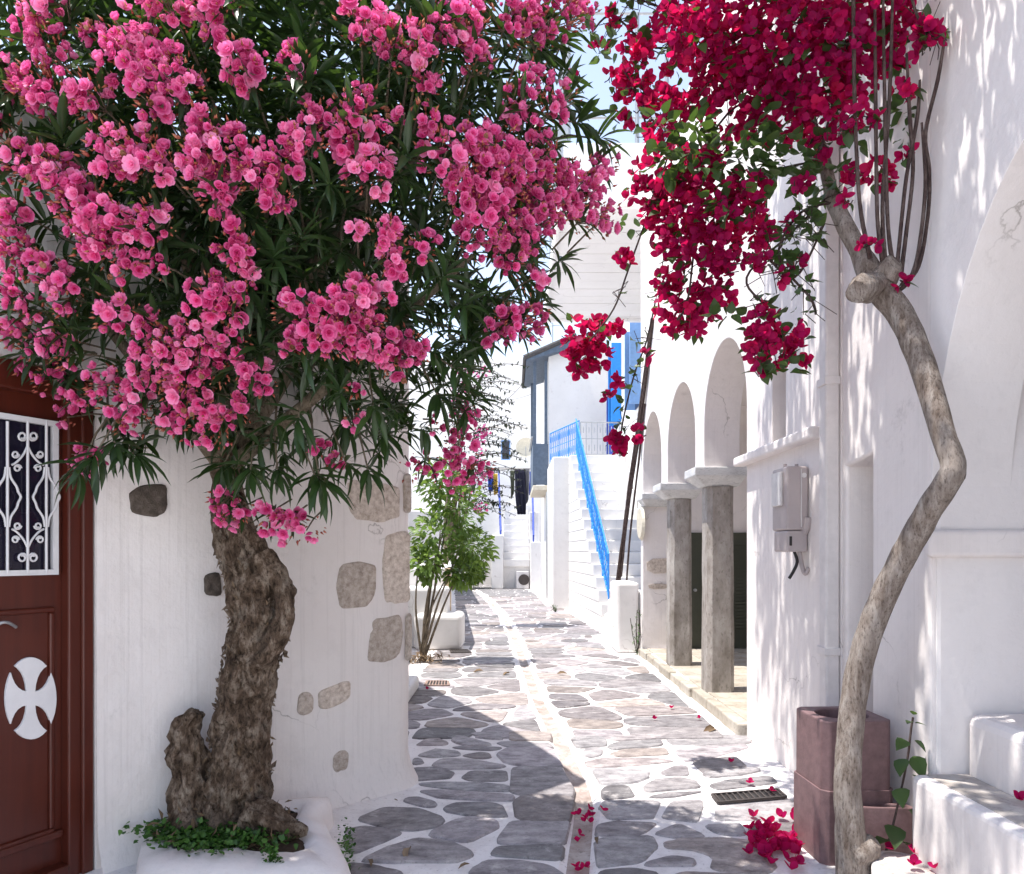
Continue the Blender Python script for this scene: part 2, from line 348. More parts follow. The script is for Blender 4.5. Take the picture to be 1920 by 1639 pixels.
def T_bract(rg):                           # three papery bracts round a tiny flower, axis +Z
    P = []
    for i in range(3):
        pr = T_shape(((0, .10), (.18, .55), (.42, .86), (.68, .78), (.9, .42), (1.02, .04)), rg.uniform(.10, .22), -rg.uniform(.05, .3))
        M = Matrix.Rotation(2.094 * i + rg.uniform(-0.25, 0.25), 4, 'Z') @ Matrix.Rotation(-rg.uniform(0.25, 0.85), 4, 'Y')
        P.append((pr, M, rg.uniform(-0.12, 0.18)))
    P.append((T_bud(), Matrix.Scale(0.6, 4), 0.6))
    return T_merge(P)
def T_bud(): 
    v = [(0.22, 0, 0.3), (-0.11, 0.19, 0.3), (-0.11, -0.19, 0.3), (0, 0, 0), (0, 0, 1)]
    return np.array(v, float), np.array([(3, 1, 0), (3, 2, 1), (3, 0, 2), (0, 1, 4), (1, 2, 4), (2, 0, 4)]), np.array([.3, .3, .3, 0, .9], float)
def T_heart(): return T_shape(((0, .08), (.08, .46), (.24, .80), (.48, .72), (.72, .44), (.9, .17), (1, .02)), .13, .22)
def leaf_M(pos, d, roll, L):               # leaf grows along d from pos
    q = Vector(d).to_track_quat('X', 'Z').to_matrix().to_4x4()
    return Matrix.Translation(pos) @ q @ Matrix.Rotation(roll, 4, 'X') @ Matrix.Scale(L, 4)
# ================================================================== THE SETTING: ground, street, paving
MB().add([(-500, -300, -0.06), (500, -300, -0.06), (500, 900, -0.06), (-500, 900, -0.06)], [(0, 1, 2, 3)]).build('ground', M_TREAD, kind='structure')
gpx = [(1082, 1639), (1090, 1560), (1095, 1500), (1062, 1415), (1030, 1350), (1000, 1290), (975, 1220), (958, 1180), (935, 1145), (905, 1115), (870, 1096), (852, 1087)]
GUT = [gp(*p) for p in gpx]; GUT = [V(GUT[0].x - 0.03, -4, 0)] + spline(GUT, 4) + [V(-5.0, 50, 0)]
def gut_x(y):
    for a, b in zip(GUT, GUT[1:]):
        if a.y <= y <= b.y: return a.x + (b.x - a.x) * (y - a.y) / max(1e-6, b.y - a.y)
    return GUT[-1].x
GW = 0.055
st = MB(); gt = MB()
rows = [(p.x + 0.012 * noise.noise(p * 3), p.y) for p in GUT]
vsL = []; vsR = []; vsG = []
for x, y in rows:
    vsL += [(-9, y, 0), (x - GW - 0.035, y, 0), (x - GW, y, -0.022)]; vsR += [(x + GW, y, -0.022), (x + GW + 0.035, y, 0), (9, y, 0)]
    vsG += [(x - GW, y, -0.022), (x, y, -0.034), (x + GW, y, -0.022)]
n = len(rows)
for vs_ in (vsL, vsR): st.add(vs_, [(3 * i + k, 3 * i + k + 1, 3 * i + 4 + k, 3 * i + 3 + k) for i in range(n - 1) for k in (0, 1)])
gt.add(vsG, [(3 * i + k, 3 * i + k + 1, 3 * i + 4 + k, 3 * i + 3 + k) for i in range(n - 1) for k in (0, 1)], True)
street = st.build('street', M_GROUT, kind='structure')
gt.build('gutter', M_CHANNEL, street)

Z1 = [[590,75,650,30,740,20,835,45,830,75],[860,30,900,5,1000,20,1180,72,1000,80,880,55],[1000,-15,1200,-25,1270,30,1120,25],[1315,-25,1640,-20,1630,40,1330,35],
[1210,60,1300,48,1620,60,1650,95,1300,88],[860,95,960,80,1260,98,1180,118,950,108],[590,155,740,108,920,125,930,160,700,172],[940,158,1060,135,1170,140,1170,180,1060,182],
[1230,150,1330,98,1640,110,1720,235,1480,242,1290,215],[555,180,640,185,640,225,555,228],[710,220,800,190,1000,190,1280,240,1200,258,850,262,730,245],
[555,260,740,255,880,290,850,335,555,350],[940,330,1010,280,1290,280,1290,355,1000,355],[610,375,800,365,1100,370,1300,395,1305,440,900,425,680,400],
[620,440,800,432,1330,470,1340,510,1000,505,760,490],[470,515,560,480,750,520,740,560,650,562],[790,570,900,530,1180,530,1260,560,1290,635,1000,630,830,600],
[1345,270,1500,245,1700,250,1810,400,1790,475,1500,470,1340,440],[1345,530,1420,485,1700,480,1820,510,1780,665,1500,665,1380,640],
[130,660,330,575,600,580,810,650,760,710,560,740,400,730],[20,760,130,720,330,730,480,765,330,840,100,920,30,870],[680,775,860,680,1020,645,1230,680,1220,730,1000,825,800,805],
[1240,780,1330,680,1780,682,1730,850,1220,840],[1210,880,1740,865,1720,970,1170,940],[170,980,380,880,600,820,850,840,1010,910,1020,940,900,985,500,990],
[1030,1040,1150,985,1400,985,1640,1020,1720,1080,1720,1190,1020,1190],[40,1010,300,1030,480,1075,480,1190,40,1190]]
Z2 = [[45,20,240,5,320,30,315,80,90,95],[360,5,830,-10,700,30,370,40],[320,85,420,55,740,40,760,80,500,105,370,110],[800,35,900,5,1430,0,1420,60,1100,72,850,70],
[860,120,1000,90,1400,75,1430,100,1150,170,940,195],[100,140,170,102,290,105,290,155,190,172],[340,145,470,110,780,105,800,150,420,165],[160,210,250,185,700,180,840,205,560,235,200,250],
[215,270,420,262,640,280,660,330,520,370,290,380],[740,290,840,245,950,240,960,310,780,315],[1005,205,1330,175,1410,245,1075,290],[1070,300,1200,275,1480,255,1535,280,1350,315,1130,330],
[610,400,700,350,900,335,1040,370,1040,410,640,440],[280,420,340,395,500,395,545,480,285,500],[630,485,800,450,1080,445,900,480,760,490],[1130,390,1250,350,1600,320,1650,375,1200,425],
[260,560,300,520,730,515,680,640,350,655],[750,640,840,520,1060,505,1080,560,1040,670],[1180,590,1220,560,1880,510,1880,665,1190,655],[250,700,400,675,720,690,600,770,250,780],
[680,775,850,700,940,710,1110,785,900,805],[1070,710,1380,695,1420,780,1200,775],[1440,700,1880,690,1880,760,1460,780],[250,820,480,790,700,805,720,880,600,980,260,1020],
[790,850,900,820,1300,815,1560,850,1620,1010,1560,1065,1140,1040,1130,940,1000,900,800,890],[610,1005,830,950,1030,975,1020,1030,650,1020],[250,1070,500,1045,730,1075,730,1190,250,1190],[840,1090,1000,1072,1400,1095,1400,1190,840,1190]]
stones = []
def round_poly(P, r):                      # corners cut by a small fixed radius, sides stay straight
    out = []; n = len(P)
    for i in range(n):
        a, b, c = P[i - 1], P[i], P[(i + 1) % n]; u, v = a - b, c - b; ru, rv = min(r, u.length * 0.42), min(r, v.length * 0.42)
        p, q = b + u.normalized() * ru, b + v.normalized() * rv; m = b * 0.42 + (p + q) * 0.29
        out += [p, m, q]
    return out
for off, Z in ((640, Z1), (1060, Z2)):
    for z in Z:
        P = [gp(off + z[i] / 4.174, 1380 + z[i + 1] / 4.174) for i in range(0, len(z), 2)]
        c_ = sum(P, V(0, 0, 0)) / len(P); stones.append(round_poly([V(c_.x + (p.x - c_.x) * 1.09, c_.y + (p.y - c_.y) * 1.19, 0) for p in P], 0.04))
def clip(poly, p, nrm):                    # keep the side where (q-p).nrm <= 0
    out = []
    for i in range(len(poly)):
        a, b = poly[i], poly[(i + 1) % len(poly)]; da, db = (a - p).dot(nrm), (b - p).dot(nrm)
        if da <= 0: out.append(a)
        if (da < 0 < db) or (db < 0 < da): out.append(a + (b - a) * (da / (da - db)))
    return out
def table(pts, y):
    for (y0, x0), (y1, x1) in zip(pts, pts[1:]):
        if y0 <= y <= y1: return x0 + (x1 - x0) * (y - y0) / (y1 - y0)
    return pts[-1][1]
LEFT = [(-3, -1.6), (3.2, -1.0), (4.6, -0.72), (5.0, -0.8), (6.2, -1.15), (11.0, -1.2), (11.2, -0.72), (12.2, -0.95), (21, -1.7), (40, -3.3)]
RIGHT = [(-3, 1.5), (3, 1.5), (4.2, 1.78), (10.2, 1.78), (10.6, 1.5), (12.8, 1.5), (13.2, 1.7), (19, 1.4), (20, 1.0), (27, 0.85), (40, -1.2)]
def row_field(y0, y1, side):
    seeds = []; y = y0
    while y < y1:
        dy = rnd.uniform(0.28, 0.46)
        a, b = (table(LEFT, y), gut_x(y) - 0.09) if side < 0 else (gut_x(y) + 0.09, table(RIGHT, y))
        x = a + rnd.uniform(0, 0.35)
        while x < b + 0.1:
            seeds.append(V(x, y + rnd.uniform(-0.10, 0.10), 0)); x += rnd.uniform(0.38, 0.95)
        y += dy
    for i, s in enumerate(seeds):
        if s.y < y0 + 0.0 and False: continue
        poly = [s + V(a * 0.9, b * 0.9, 0) for a, b in ((-1, -1), (1, -1), (1, 1), (-1, 1))]
        g = rnd.uniform(0.010, 0.024)
        for j, q in enumerate(seeds):
            if j != i and abs(q.y - s.y) < 1.6 and abs(q.x - s.x) < 1.8:
                d = (q - s); nrm = d.normalized(); poly = clip(poly, s + d * 0.5 - nrm * g, nrm)
                if not poly: break
        if not poly: continue
        cy = s.y
        if side < 0:
            poly = clip(poly, V(gut_x(cy) - 0.10 - 0.05 * rnd.random(), cy, 0), V(1, (gut_x(cy) - gut_x(cy + 0.2)) / 0.2, 0).normalized()) if poly else poly
            poly = clip(poly, V(table(LEFT, cy) + 0.05, cy, 0), V(-1, 0, 0)) if poly else poly
        else:
            poly = clip(poly, V(gut_x(cy) + 0.10 + 0.05 * rnd.random(), cy, 0), V(-1, -(gut_x(cy) - gut_x(cy + 0.2)) / 0.2, 0).normalized()) if poly else poly
            poly = clip(poly, V(table(RIGHT, cy) - 0.05, cy, 0), V(1, 0, 0)) if poly else poly
        poly = clip(poly, V(0, y0 - 0.18, 0), V(0, -1, 0)) if poly else poly
        poly = clip(poly, V(0, y1 + 0.1, 0), V(0, 1, 0)) if poly else poly
        if len(poly) < 3: continue
        w = max(p.x for p in poly) - min(p.x for p in poly); h = max(p.y for p in poly) - min(p.y for p in poly)
        if w < 0.14 or h < 0.12: continue
        poly = [p + V(rnd.uniform(-0.02, 0.02), rnd.uniform(-0.02, 0.02), 0) for p in poly]
        # drop near-duplicate corners so that the rounding stays even
        Q = [p for k, p in enumerate(poly) if (p - poly[k - 1]).length > 0.06]
        if len(Q) >= 3: stones.append(round_poly(Q, 0.075))
row_field(5.95, 34, -1); row_field(5.95, 34, 1)
row_field(1.0, 3.0, -1); row_field(1.0, 2.9, 1)
ntr = len(Z1) + len(Z2)
def stone_mesh(P):
    c = sum(P, V(0, 0, 0)) / len(P); n = len(P); h = rnd.uniform(0.006, 0.013); tx, ty = rnd.uniform(-0.008, 0.008), rnd.uniform(-0.008, 0.008)
    b = MB(); out = []; inn = []
    for p in P:
        p = p + V(noise.noise(p * 13), noise.noise(p * 13 + V(9, 9, 9)), 0) * 0.014
        out.append(p + V(0, 0, -0.004)); d = p - c; q = c + d * (1 - 0.012 / max(0.08, d.length)); q.z = h + d.x * tx + d.y * ty; inn.append(q)
    b.add(out + inn, [(i, (i + 1) % n, n + (i + 1) % n, n + i) for i in range(n)] + [tuple(range(n, 2 * n))])
    return b
def ccw(P):
    a = sum(P[i].x * P[(i + 1) % len(P)].y - P[(i + 1) % len(P)].x * P[i].y for i in range(len(P)))
    return P if a > 0 else P[::-1]
stones = [ccw(P) for P in stones]
near = [i for i, P in enumerate(stones) if sum(p.y for p in P) / len(P) > 2.9]
near.sort(key=lambda i: sum(p.y for p in stones[i]) / len(stones[i]))
picked = set(near[:300]); rest = MB()
for i, P in enumerate(stones):
    b = stone_mesh(P)
    if i in picked: b.build('paving_stone', M_PAVE, street)
    else: rest.add(b.v, b.f)
rest.build('paving_stones', M_PAVE, street, kind='stuff')

# drain grates set in the paving
def grate(name, pts, nb, mat, label):
    P = [gp(*p, 0.016) for p in pts]; b = MB(); t = thing(name, P[0], label, 'grate', None)
    fr = MB(); 
    for i in range(4):
        a, c = P[i], P[(i + 1) % 4]; fr.tube([a, c], 0.010, 4, smooth=False)
    fr.build('rim', mat, t)
    for k in range(nb):
        u = (k + 0.5) / nb; a = P[0].lerp(P[1], u); c = P[3].lerp(P[2], u); MB().tube([a, c], 0.0075, 4, smooth=False).build('bar', mat, t)
    MB().add([p - V(0, 0, 0.003) for p in P], [(0, 1, 2, 3)]).build('pit', M_DARK, t)
grate('drain_grate', [(1335, 1490), (1458, 1480), (1474, 1494), (1347, 1505)], 12, M_GRATE, 'dark cast iron drain grate in the paving near the clay blocks')
grate('drain_grate', [(800, 1277), (842, 1277), (842, 1285), (796, 1285)], 8, M_BRICKG, 'reddish drain grate in the sunny paving by the leafy shrub')
grate('drain_grate', [(843, 1218), (876, 1218), (884, 1224), (846, 1224)], 8, M_GRATE, 'small dark drain grate before the white bench block')

# ================================================================== HOUSE WITH THE RED DOOR (left)
class Plane:                               # vertical plane through two ground points; maps photo pixels onto it
    def __init__(s, a, b, off=0.0):
        s.a = V(a[0], a[1], 0); s.b = V(b[0], b[1], 0); s.e = (s.b - s.a).normalized(); s.n = V(s.e.y, -s.e.x, 0); s.a = s.a + s.n * off
    def px(s, x, y, off=0.0):
        a = s.a + s.n * off; k = (x - CX) / F; t = (k * a.y - a.x) / (s.e.x - k * s.e.y); p = a + s.e * t
        p.z = CH + (HY - y) / F * p.y; return p
    def u(s, x, y): p = s.px(x, y); return (p - s.a).dot(s.e), p.z
    def M(s): return Matrix(((s.e.x, s.n.x, 0, s.a.x), (s.e.y, s.n.y, 0, s.a.y), (0, 0, 1, 0), (0, 0, 0, 1)))
A0, A1, A2, P1, P4 = (-3.1, 1.1), (-2.36, 2.58), (-1.955, 3.39), (-1.865, 3.52), (-0.64, 4.66)
houseA = thing('whitewashed_house', (-2.2, 4.6, 0), 'whitewashed house with red brown door and stones showing through its wall', 'house')
def wall_strip(path, z0, z1, step=0.06, amp=0.014, rnd_corner=None, flare=0.0, cap=None, holes=None):
    P = [V(p[0], p[1], 0) for p in path]; S = []
    for a, b in zip(P, P[1:]):
        m = max(1, int((b - a).length / step)); S += [a.lerp(b, k / m) for k in range(m)]
    S.append(P[-1]); m = len(S)
    if rnd_corner:
        for _ in range(rnd_corner): S = [S[0]] + [S[i - 1] * 0.25 + S[i] * 0.5 + S[i + 1] * 0.25 for i in range(1, m - 1)] + [S[-1]]
    nz = max(1, int((z1 - z0) / step)); b = MB(); vs_ = []
    for i, p in enumerate(S):
        t = (S[min(i + 1, m - 1)] - S[max(i - 1, 0)]).normalized(); nn = V(t.y, -t.x, 0)
        for k in range(nz + 1):
            z = z0 + (z1 - z0) * k / nz; q = V(p.x, p.y, z)
            d = amp * (noise.noise(q * 1.1) * 1.2 + noise.noise(q * 4.3) * 0.5 + noise.noise(q * 11) * 0.16)
            if flare and z < 0.28: d += flare * (1 - z / 0.28) ** 2
            vs_.append(q + nn * d)
    f = [(i * (nz + 1) + k, (i + 1) * (nz + 1) + k, (i + 1) * (nz + 1) + k + 1, i * (nz + 1) + k + 1) for i in range(m - 1) for k in range(nz)]
    b.add(vs_, f, True); return b
HA = 3.55
w = wall_strip([A2, P1, P4, (-1.25, 6.2), (-2.6, 9.0)], 0, HA, rnd_corner=5, flare=0.07)
w.build('wall', M_PLS, houseA)
wall_strip([A0, A1], 0, HA).build('wall', M_PLS, houseA)
wall_strip([A1, A2], 2.33, HA).build('wall', M_PLS, houseA)
DP = Plane(A1, A2); DW = (V(*A2, 0) - V(*A1, 0)).length; DM = DP.M()
MB().box((-0.02, -0.2, 2.33), (DW + 0.02, -0.003, 2.36), DM).box((-0.03, -0.25, 0), (0.0, -0.004, 2.33), DM).box((DW, -0.25, 0), (DW + 0.03, -0.012, 2.33), DM).build('door_reveal', M_PLS, houseA)
MB().prism([(*A0, HA), (*A1, HA), (*A2, HA), (*P1, HA), (*P4, HA), (-1.25, 6.2, HA), (-2.6, 9, HA), (-7, 9, HA), (-7, 1.1, HA)], (0, 0, 0.06)).build('roof_terrace', M_PL, houseA)
up = MB(); up.prism([(-3.9, 3.2, HA + 0.06), (-3.8, 5.4, HA + 0.06), (-7, 5.4, HA + 0.06), (-7, 3.2, HA + 0.06)], (0, 0, 1.6)); up.build('upper_storey', M_PL, houseA, bevel=0.03)
bm_ = MB()
for k in range(2): bm_ = MB().box((-3.35, 2.4 + 0.55 * k, 3.72 + 0.10 * k), (-2.55, 2.5 + 0.55 * k, 3.84 + 0.10 * k)); bm_.build('roof_beam', M_TAN, houseA, bevel=0.01)
# door
door = MB().box((0.0, -0.14, 0.03), (DW, -0.085, 2.33), DM).build('door', M_DOOR, houseA)
fr = MB().box((DW - 0.115, -0.09, 0.0), (DW - 0.004, -0.03, 2.329), DM).box((DW - 0.06, -0.03, 0.0), (DW - 0.005, -0.012, 2.328), DM)
fr.box((0.0, -0.09, 2.20), (DW - 0.116, -0.031, 2.327), DM); fr.box((0.0, -0.092, 0.0), (DW - 0.116, -0.02, 0.07), DM); fr.build('door_frame', M_DOOR, door, bevel=0.008)
u1 = DP.u(135, 1000)[0]; uS = u1
def ring(u0, u1, z0, z1, wd, v0, v1):
    b = MB(); b.box((u0, v0, z0), (u1, v1, z0 + wd), DM).box((u0, v0, z1 - wd), (u1, v1, z1), DM).box((u0, v0, z0 + wd), (u0 + wd, v1, z1 - wd), DM).box((u1 - wd, v0, z0 + wd), (u1, v1, z1 - wd), DM); return b
ug = DP.u(125, 900)[0]; zt = DP.px(120, 788).z; zb = DP.px(120, 1078).z
MB().box((0.02, -0.084, zb + 0.02), (ug - 0.02, -0.080, zt - 0.02), DM).build('glass_pane', M_GLASS, door)
gr = ring(-0.02, ug, zb, zt, 0.024, -0.084, -0.058)
def gpt(x, y, off=-0.062): return DP.px(x, y, off)
for x in (14, 52, 87): gr.tube([gpt(x, 790), gpt(x, 1075)], 0.0062, 6)
def curl(x, y, r, s, up, a0=0, turns=1.35):      # spiral that ends on (x, y)
    return [gpt(x + s * r * (1 - 0.55 * k / 14) * math.cos(math.pi + turns * 2 * math.pi * k / 14) + s * r, y + up * r * (1 - 0.55 * k / 14) * math.sin(math.pi + turns * 2 * math.pi * k / 14)) for k in range(15)]
for fy in (1, -1):
    Y = lambda v: 932 + fy * (v - 932)
    for s in (-1, 1):
        gr.tube(spline([gpt(52, Y(836)), gpt(52 + s * 8, Y(852)), gpt(52 + s * 20, Y(866)), gpt(52 + s * 30, Y(872))], 4), 0.0052, 5)
        gr.tube(curl(52 + s * 1, Y(818), 9, s, -fy), 0.0052, 5); gr.tube(curl(52 + s * 16, Y(852), 7, s, -fy), 0.0048, 5); gr.tube(curl(52 + s * 12, Y(878), 7, s, fy), 0.0048, 5)
for bx in (14, 87):
    for s in (-1, 1):
        gr.tube(spline([gpt(bx + s * 3, 876), gpt(bx + s * 6, 895), gpt(bx + s * 17, 912), gpt(bx + s * 20, 922), gpt(bx + s * 25, 932), gpt(bx + s * 20, 943), gpt(bx + s * 17, 953), gpt(bx + s * 6, 970), gpt(bx + s * 3, 988)], 3), 0.0056, 5)
gr.build('grille', M_IRON, door)
pz0, pz1 = DP.px(100, 1575).z, DP.px(100, 1140).z; up1 = DP.u(122, 1300)[0]
ring(-0.02, up1, pz0, pz1, 0.026, -0.085, -0.070).build('panel_moulding', M_DOOR, door, bevel=0.010)
MB().box((-0.02, -0.0855, DP.px(60, 1600).z), (uS, -0.060, DP.px(60, 1585).z), DM).build('weather_bar', M_DOOR, door, bevel=0.006)
# cross emblem: four flared arms cut from one oval board
cr = []; NW = ((1.0, .11), (.86, .16), (.70, .185), (.54, .165), (.38, .10), (.24, 0), (.38, -.10), (.54, -.165), (.70, -.185), (.86, -.16), (1.0, -.11))
for k in range(4):
    a = math.pi / 2 * k
    for t in range(-4, 5): th = a + t * 0.16; cr.append((math.cos(th), math.sin(th)))
    dx, dy = math.cos(a + math.pi / 4), math.sin(a + math.pi / 4)
    for r, w_ in NW: cr.append((dx * r + dy * w_, dy * r - dx * w_))
P = [gpt(55 + 48 * c, 1309 - 77 * s_, -0.083) for c, s_ in cr]
MB().prism(P[::-1], DP.n * 0.014).build('cross_emblem', M_EMBLEM, door, bevel=0.002)
MB().tube(spline([gpt(-8, 1176, -0.06), gpt(2, 1168, -0.045), gpt(16, 1168, -0.045), gpt(30, 1176, -0.075)], 4), 0.007, 7).build('door_handle', M_RAIL, door)
# stones showing through the whitewash
WP = Plane(P1, P4)
SP = [([652,900,690,898,748,915,748,968,715,980,665,972,652,945], 0), ([640,1060,672,1053,704,1060,704,1110,690,1137,640,1140,632,1095], 0), ([722,1003,768,1000,768,1060,768,1126,740,1130,722,1128,716,1060], 0),
      ([700,1162,750,1153,756,1185,748,1230,720,1242,688,1240,692,1195], 0), ([598,1297,640,1280,657,1275,656,1310,620,1328,600,1330], 0), ([560,1302,575,1297,587,1303,586,1335,570,1342,557,1338], 0),
      ([625,1415,642,1406,654,1410,652,1440,632,1453,623,1445], 0), ([757,892,771,888,771,962,759,958], 0), ([763,1155,772,1150,771,1240,762,1235], 0),
      ([240,925,262,910,312,908,313,955,296,970,245,962], 1), ([383,1078,412,1072,415,1118,385,1116], 1)]
for pl, dk in SP:
    off = 0.007 if not dk else 0.016
    P = round_poly([WP.px(pl[i], pl[i + 1]) for i in range(0, len(pl), 2)], 0.022); P = [q for k in range(len(P)) for q in (P[k], P[k].lerp(P[(k + 1) % len(P)], 0.5))]; c = sum(P, V(0, 0, 0)) / len(P); nn = len(P); b = MB()
    P = [p + (p - c) * 0.05 * noise.noise(p * 30) for p in P]
    rings = []
    for sc, d in ((1.06, -0.016), (1.0, off * 0.5), (0.90, off), (0.55, off * 1.12), (0.2, off * 1.1)):
        rings += [c + (p - c) * sc + WP.n * (d + (0.007 if sc < 1.01 else 0) * noise.noise(p * 22 + V(sc * 9, 0, 0))) for p in P]
    f = [(r * nn + i, r * nn + (i + 1) % nn, (r + 1) * nn + (i + 1) % nn, (r + 1) * nn + i) for r in range(4) for i in range(nn)] + [tuple(range(4 * nn, 5 * nn))]
    b.add(rings, f, True); b.build('exposed_stone', M_DARKST if dk else M_RUBBLE, houseA)

# ================================================================== NEAR HOUSE WITH THE BIG ARCH (right, X = 1.9)
XW, TH = 1.9, 0.36
def yz_prism(b, poly, x0=XW, th=TH): return b.prism([(x0, y, z) for y, z in poly], (th, 0, 0))
def arch_top(y0, y1, zs, za, ztop, n=18, stilt=0.0):  # wall above an arch opening
    c, r = (y0 + y1) / 2, (y1 - y0) / 2
    pts = [(c - r * math.cos(math.pi * k / n), zs + stilt + (za - zs - stilt) * math.sin(math.pi * k / n)) for k in range(n + 1)]
    return [(y0, ztop)] + pts + [(y1, ztop)]
def build_wall(polys, name, mat, parent, bevel=0.02):
    b = MB()
    for p in polys: yz_prism(b, p)
    me = b.mesh(name, mat); bm = bmesh.new(); bm.from_mesh(me)
    bmesh.ops.remove_doubles(bm, verts=bm.verts, dist=1e-4)
    # drop the inner faces where two pieces butt
    seen = {}
    for f in bm.faces: seen.setdefault(frozenset(v.index for v in f.verts), []).append(f)
    bmesh.ops.delete(bm, geom=[f for l in seen.values() if len(l) > 1 for f in l], context='FACES')
    bmesh.ops.recalc_face_normals(bm, faces=bm.faces); bm.to_mesh(me); bm.free()
    o = bpy.data.objects.new(name, me); C.objects.link(o); put(o, parent)
    if bevel:
        m = o.modifiers.new('bevel', 'BEVEL'); m.width = bevel; m.segments = 3; m.limit_method = 'ANGLE'; m.angle_limit = R(40)
    return o
ZT = 4.9
archH = thing('arched_house', (2.6, 2.6, 0), 'white house with a tall arched entrance and plastered steps', 'house')
build_wall([arch_top(1.45, 3.27, 1.58, 3.13, ZT, 28)], 'wall', M_PLG, archH, 0.035)
build_wall([[(0.2, 0), (1.45, 0), (1.45, 1.58), (1.45, ZT), (0.2, ZT)]], 'wall', M_PLG, archH, 0.02)
build_wall([[(3.27, 0), (3.80, 0), (3.80, 2.02), (3.80, ZT), (3.27, ZT), (3.27, 1.58)], [(3.80, 2.02), (4.09, 1.985), (4.09, ZT), (3.80, ZT)], [(4.09, 0), (4.15, 0), (4.15, ZT), (4.09, ZT), (4.09, 1.985)]], 'wall', M_PL, archH, 0.018)
MB().box((2.26, 3.78, 0), (2.3, 4.11, 2.1)).build('niche_back', M_PLG, archH)
MB().box((XW + 0.022, 3.260, 0), (4.4, 3.5, 4.6)).build('inner_wall', M_PLG, archH, bevel=0.02)
MB().box((3.9, 0.2, 0), (4.1, 3.27, 4.6)).build('inner_wall', M_PLG, archH)
MB().box((XW + 0.01, -0.1, 0), (4.1, 0.19, 4.6)).build('inner_wall', M_PLG, archH)  # unseen end wall, added to darken the stairwell inside the arch
MB().box((XW + 0.36, 0.2, 3.5), (4.1, 3.27, 3.6)).build('ceiling', M_PLG, archH)
MB().box((XW - 0.03, 3.225, 1.475), (4.0, 3.27, 1.60)).build('ledge', M_PL, archH, bevel=0.022, seg=3)
s1 = chaikin([gp(1632, 1603, .14) , gp(1650, 1588, .14), V(1.88, 3.20, .14), V(1.90, 1.2, .14), V(1.50, 1.2, .14), gp(1636, 1640, .14)], 2)
MB().prism([V(p.x, p.y, 0) for p in ccw(s1)], (0, 0, 0.14)).build('step', M_PL, archH, bevel=0.02, seg=3)
MB().prism([V(p.x, p.y, 0) + (V(1.78, 2.9, 0) - V(p.x, p.y, 0)) * 0.10 for p in ccw(s1)], (0, 0, 0.143)).build('tread', M_TREAD, archH)
MB().box((1.79, 1.2, 0), (2.04, 3.24, 0.505)).build('step', M_PL, archH, bevel=0.03, seg=3)
MB().box((1.845, 1.2, 0.48), (2.038, 3.215, 0.509)).build('tread', M_TREAD, archH, bevel=0.006)
MB().box((2.04, 1.2, 0), (2.45, 3.245, 0.78)).build('step', M_PL, archH, bevel=0.05, seg=3)
MB().box((2.45, 1.2, 0), (3.9, 3.245, 1.05)).build('step', M_PL, archH, bevel=0.03, seg=3)

# ================================================================== ARCADE HOUSE
arc = thing('arcade_house', (2.6, 7.2, 0), 'white house with a stone columned arcade under a boarded overhang', 'house')
ZS, ZA, ZU = 2.34, 3.40, 6.5
segs = [[(4.15, 0), (5.0, 0), (5.0, 2.27), (5.0, 2.85), (5.0, ZU), (4.15, ZU)], [(5.0, 0), (5.26, 0), (5.26, 2.27), (5.0, 2.27)], [(5.0, 2.85), (5.26, 2.85), (5.26, ZU), (5.0, ZU)],
        [(5.26, 0), (5.83, 0), (5.83, ZS + 0.36), (5.83, ZU), (5.26, ZU), (5.26, 2.85), (5.26, 2.27)]]
for y0, y1 in ((5.83, 7.13), (7.47, 8.80), (9.16, 10.45)): segs.append(arch_top(y0, y1, ZS, ZA, ZU, 20, 0.36))
for y0, y1 in ((7.13, 7.47), (8.80, 9.16)): segs.append([(y0, ZS), (y1, ZS), (y1, ZS + 0.36), (y1, ZU), (y0, ZU), (y0, ZS + 0.36)])
segs.append([(10.45, 0), (10.62, 0), (10.62, ZU), (10.45, ZU), (10.45, ZS + 0.36)])
build_wall(segs, 'wall', M_PL, arc, 0.02)
MB().box((2.262, 4.95, 2.2), (2.30, 5.3, 2.9)).build('window_back', M_PLG, arc)
# ledge from the window to the first capital, capitals, columns
MB().box((XW - 0.075, 4.42, 2.20), (XW + 0.02, 5.95, 2.275)).build('ledge', M_PL, arc, bevel=0.018, seg=3)
def capital(yc, hy, xo=0.10):
    b = MB(); a = 0.06
    lo = [(XW + 0.02, yc - hy + a), (XW + TH - 0.0, yc - hy + a), (XW + TH - 0.0, yc + hy - a), (XW + 0.02, yc + hy - a)]
    hi = [(XW - xo, yc - hy - 0.03), (XW + TH + 0.06, yc - hy - 0.03), (XW + TH + 0.06, yc + hy + 0.03), (XW - xo, yc + hy + 0.03)]
    vs_ = [(x, y, 2.155) for x, y in lo] + [(x, y, 2.255) for x, y in hi] + [(x, y, ZS - 0.001) for x, y in hi]
    b.add(vs_, [(3, 2, 1, 0), (8, 9, 10, 11)] + [(r * 4 + i, r * 4 + (i + 1) % 4, r * 4 + 4 + (i + 1) % 4, r * 4 + 4 + i) for r in (0, 1) for i in range(4)])
    return b
